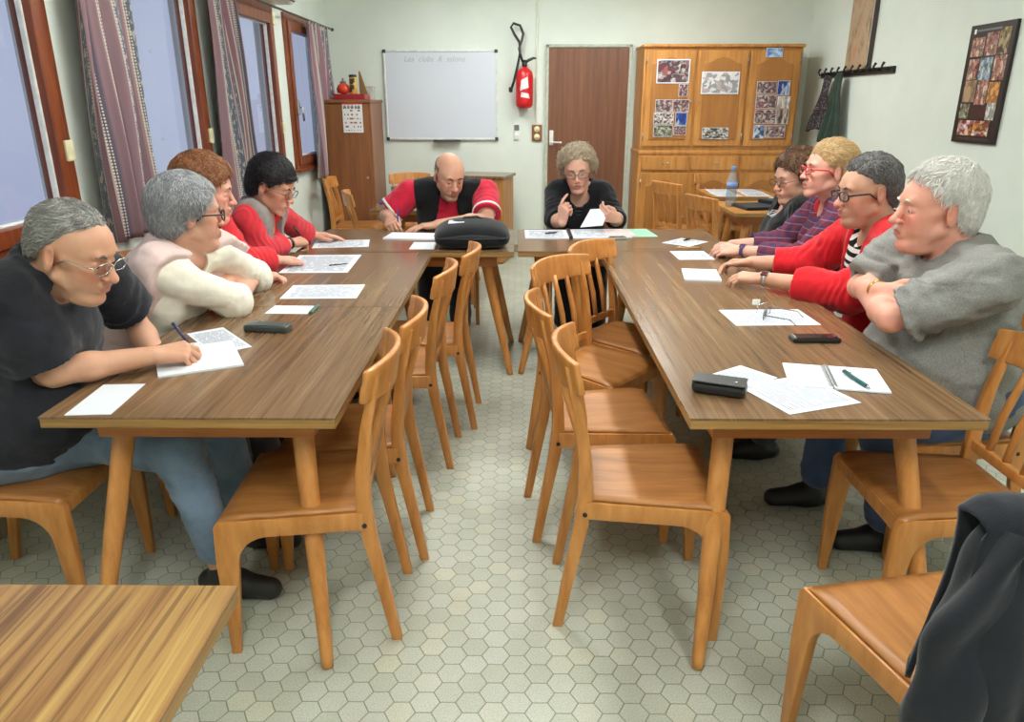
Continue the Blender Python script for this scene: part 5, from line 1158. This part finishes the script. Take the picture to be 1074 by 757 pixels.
# 7 brown haired woman
t7, i7, c7_ = person('brown haired woman in black scoop neck top with white scribble, leaning back', 0, (1.62, 4.42, .55), (1.675, 4.40, 1.005), (1.635, 4.60, .955), (1.60, 4.22, .955), (1.60, 4.68, .74), (1.58, 4.13, .735), (1.42, 4.55, .645), (1.40, 4.27, .645),
    (196, -12, 0), O=(1.588, 4.37, 1.118), S=1.08, g=1.16, skin=(218, 166, 142), face=dict(fat=.5, open=.6), bust=1.05, belly=.06,
    hair=dict(th=.020, fx=.062, fz=.062, a=42, nz=-.070, up=.022, back=.028, side=.010, col=((58, 36, 28), (96, 66, 46), (152, 120, 88)), strands=3000, len=.04, mess=.35, clumps=14, cr=.018, seed=7, ear=.018, over=.016), brow=(90, 66, 50), trousers=(40, 42, 52),
    cloth=[dict(name='top', mat=BLK, s=1.35, rad=(.066, .060, .05), neck=.082, crew=.07, q=.006, wr=.006)], glasses=(WIRE, .0165, .0014))
# 8 plaid woman
t8, i8, c8_ = person('short blond woman with red glasses and a purple checked shirt, hands clasped', 0, (1.62, 3.78, .55), (1.60, 3.77, 1.085), (1.60, 3.96, 1.03), (1.565, 3.57, 1.03), (1.44, 4.02, .81), (1.40, 3.63, .805), (1.165, 4.02, .80), (1.165, 3.86, .80),
    (180, 1, 0), O=(1.518, 3.735, 1.215), S=1.06, g=.98, handR=((-.95, -.28, -.05), (0, -.4, -.9), 'fist'), handL=((-.92, .36, -.02), (.1, .5, -.85), 'relaxed'), skin=(226, 172, 152), face=dict(nose=1.1), bust=.7,
    hair=dict(th=.013, fx=.068, fz=.064, a=44, nz=-.050, up=.010, back=.004, col=((140, 106, 70), (190, 156, 108), (224, 198, 152)), strands=3600, len=.045, mess=.25, flow=(-.9, 0, .15), fw=.75, lift=.010, seed=9, ear=.030, over=.016), brow=(150, 116, 84), trousers=(50, 56, 76),
    cloth=[dict(name='undershirt', mat=REDJ, neck=.066, crew=.06), dict(name='shirt', mat=plaid('purple check'), s=1.62, q=.008, rad=(.062, .056, .048), neck=.074, crew=.04, v=.10, vw=.05, wr=.006)], glasses=(REDF, .0150, .0026))
band(t8, V(1.165, 3.86, .80), V(1.40, 3.63, .805), .0345, [plain('violet strap', (80, 60, 110), .4), plain('violet dial', (60, 50, 90), .2)], 'wristwatch', V(-.1, -.6, .8))
# 9 man red cardigan
t9, i9, c9_ = person('man with dark glasses in a red cardigan over a striped shirt, hands on the table', 0, (1.61, 3.12, .55), (1.530, 3.12, 1.065), (1.53, 3.33, 1.0), (1.505, 2.91, 1.0), (1.37, 3.46, .81), (1.355, 2.93, .805), (1.135, 3.56, .80), (1.075, 3.205, .80),
    (183, -8, 0), O=(1.436, 3.11, 1.183), S=1.09, g=1.08, handR=((-.92, .10, -.06), (0, -.35, -.93), 'relaxed'), handL=((-.85, .50, -.05), (.0, .25, -.95), 'relaxed'), skin=(204, 156, 130), face=dict(fat=.35, nose=1.2, jaw=1.05, age=1.3, open=.7, beard=.45), belly=.03,
    hair=dict(th=.011, fx=.050, fz=.066, a=42, nz=-.055, up=.010, col=((62, 58, 58), (96, 92, 92), (140, 136, 134)), strands=3200, len=.035, flow=(-.8, 0, -.3), seed=10, ear=.030, peak=-.25), brow=(70, 60, 56), trousers=(60, 66, 80),
    cloth=[dict(name='striped_shirt', mat=stripes('black and white stripes', (24, 24, 28), (224, 222, 218), 34, 2, 0., (0, .5, 0)), neck=.066, crew=.035, q=.004), dict(name='cardigan', mat=REDC, s=1.58, q=.014, rad=(.068, .062, .050), neck=.072, crew=.04, open=(.055, .075), wr=.007)], glasses=(DKF, .0165, .0026), step=.0045)
band(t9, V(1.075, 3.205, .80), V(1.355, 2.93, .805), .0345, [plain('steel strap', (196, 196, 192), .3, .8), plain('dark red dial', (80, 34, 40), .2)], 'wristwatch', V(-.2, -.6, .75))
# 10 white haired man in grey
t10, i10, c10_ = person('white haired heavy man in a grey sweatshirt with crossed arms at the right table', 0, (1.55, 2.46, .56), (1.495, 2.475, 1.085), (1.44, 2.72, 1.015), (1.44, 2.215, 1.020), (1.275, 2.70, .885), (1.205, 2.31, .872), (1.235, 2.46, .925), (1.245, 2.57, .88),
    (176, -2, 0), O=(1.380, 2.485, 1.196), S=1.12, g=1.30, handR=((.25, -.95, -.05), (.9, 0, -.3), 'relaxed'), handL=((.35, .9, .05), (.9, -.2, .2), 'relaxed'), skin=(224, 160, 138), red=(214, 118, 100), face=dict(fat=.55, nose=1.25, jaw=1.08, age=1.2, open=.7, beard=.1), belly=.10,
    hair=dict(th=.014, fx=.046, fz=.066, a=42, nz=-.065, up=.012, back=.006, col=((196, 188, 180), (220, 215, 208), (236, 233, 228)), strands=4200, len=.045, flow=(.3, 0, -.8), mess=.3, seed=11, ear=.026, over=.016), brow=(200, 190, 176), trousers=(70, 88, 122), step=.004, legs=[((1.22, 2.62, .50), (1.19, 2.64, .10)), ((1.24, 2.31, .50), (1.33, 2.33, .10))],
    cloth=[dict(name='sweatshirt', mat=GREYM, s=.88, rad=(.084, .070, .064), neck=.070, crew=.015, more=[collar(.070, -.004, .009)], q=.012, wr=.014, ruck=.004)])
band(t10, V(1.237, 2.47, .923), V(1.275, 2.70, .885), .036, [plain('gold band', (214, 180, 104), .25, 1)], 'bracelet')
# white scribble on the black top of the woman at the far right
def on_cloth(par, name, origin, target, pts, r, mat, cloth):
    """lay a stroke on the front of a garment"""
    o = [c for c in par.children if c.name.split('.')[0] == cloth][0]; me = o.data; pl = V(*par.location)
    co = np.empty(len(me.vertices) * 3, np.float32); me.vertices.foreach_get('co', co); co = co.reshape(-1, 3); m = MB()
    for st in pts:
        q = []
        for a, b in st:
            p = origin - pl + target[0] * a + target[1] * b; d = co - p; lat = d - np.outer(d @ target[2], target[2]); k = np.argsort((lat ** 2).sum(1))[:40]; k = k[np.argmax(co[k] @ target[2])]
            q.append(p + target[2] * (d[k] @ target[2] + .004))
        if len(q) > 1: m.tube(q, r, 6)
    m.build(name, mat, par)
T7 = c7_['T']; fw7, lf7, up7 = T7[:, 0], T7[:, 1], T7[:, 2]
on_cloth(t7, 'scribble_print', V(1.62, 4.42, .55) + up7 * .33, (-lf7, up7, fw7), [[(-.06, .01), (-.045, .045), (-.035, .0), (-.02, .04), (-.01, .0)], [(-.005, .03), (.0, .0), (.012, .035), (.018, .0), (.03, .03)], [(.035, .0), (.05, .03), (.04, .035), (.05, .0), (.07, .02)]], .0035, plain('white print', (222, 222, 222), .6), 'top')
# ================================================================== LIGHT AND CAMERA
wld = bpy.data.worlds.new('dusk'); SC.world = wld; wld.use_nodes = True; bgn = wld.node_tree.nodes['Background']
wn = wld.node_tree; tcw = N(wn, 'ShaderNodeTexCoord'); spw = N(wn, 'ShaderNodeSeparateXYZ'); L(wn, tcw.outputs['Generated'], spw.inputs[0])
L(wn, ramp(wn, math_(wn, 'ADD', math_(wn, 'MULTIPLY', spw.outputs[2], .5), .5), [(.30, (170, 176, 206)), (.5, (204, 213, 235)), (.8, (188, 201, 230))]), bgn.inputs[0]); bgn.inputs[1].default_value = .84
cam = bpy.data.cameras.new('camera'); co_ = bpy.data.objects.new('camera', cam); COL.objects.link(co_); SC.camera = co_
cam.sensor_fit = 'HORIZONTAL'; cam.sensor_width = 36; cam.lens = 775 / 1074 * 36; cam.clip_start = .02
co_.location = (0, 0, 1.53); co_.rotation_euler = (math.radians(90 - 19.24), 0, math.radians(.47))
vs = SC.view_settings; vs.view_transform = 'Standard'; vs.look = 'None'; vs.exposure = 0.0; vs.gamma = 1; vs.use_curve_mapping = False
try: SC.cycles.use_denoising = True; SC.cycles.max_bounces = 8; SC.cycles.diffuse_bounces = 5; SC.cycles.transparent_max_bounces = 12
except Exception: pass
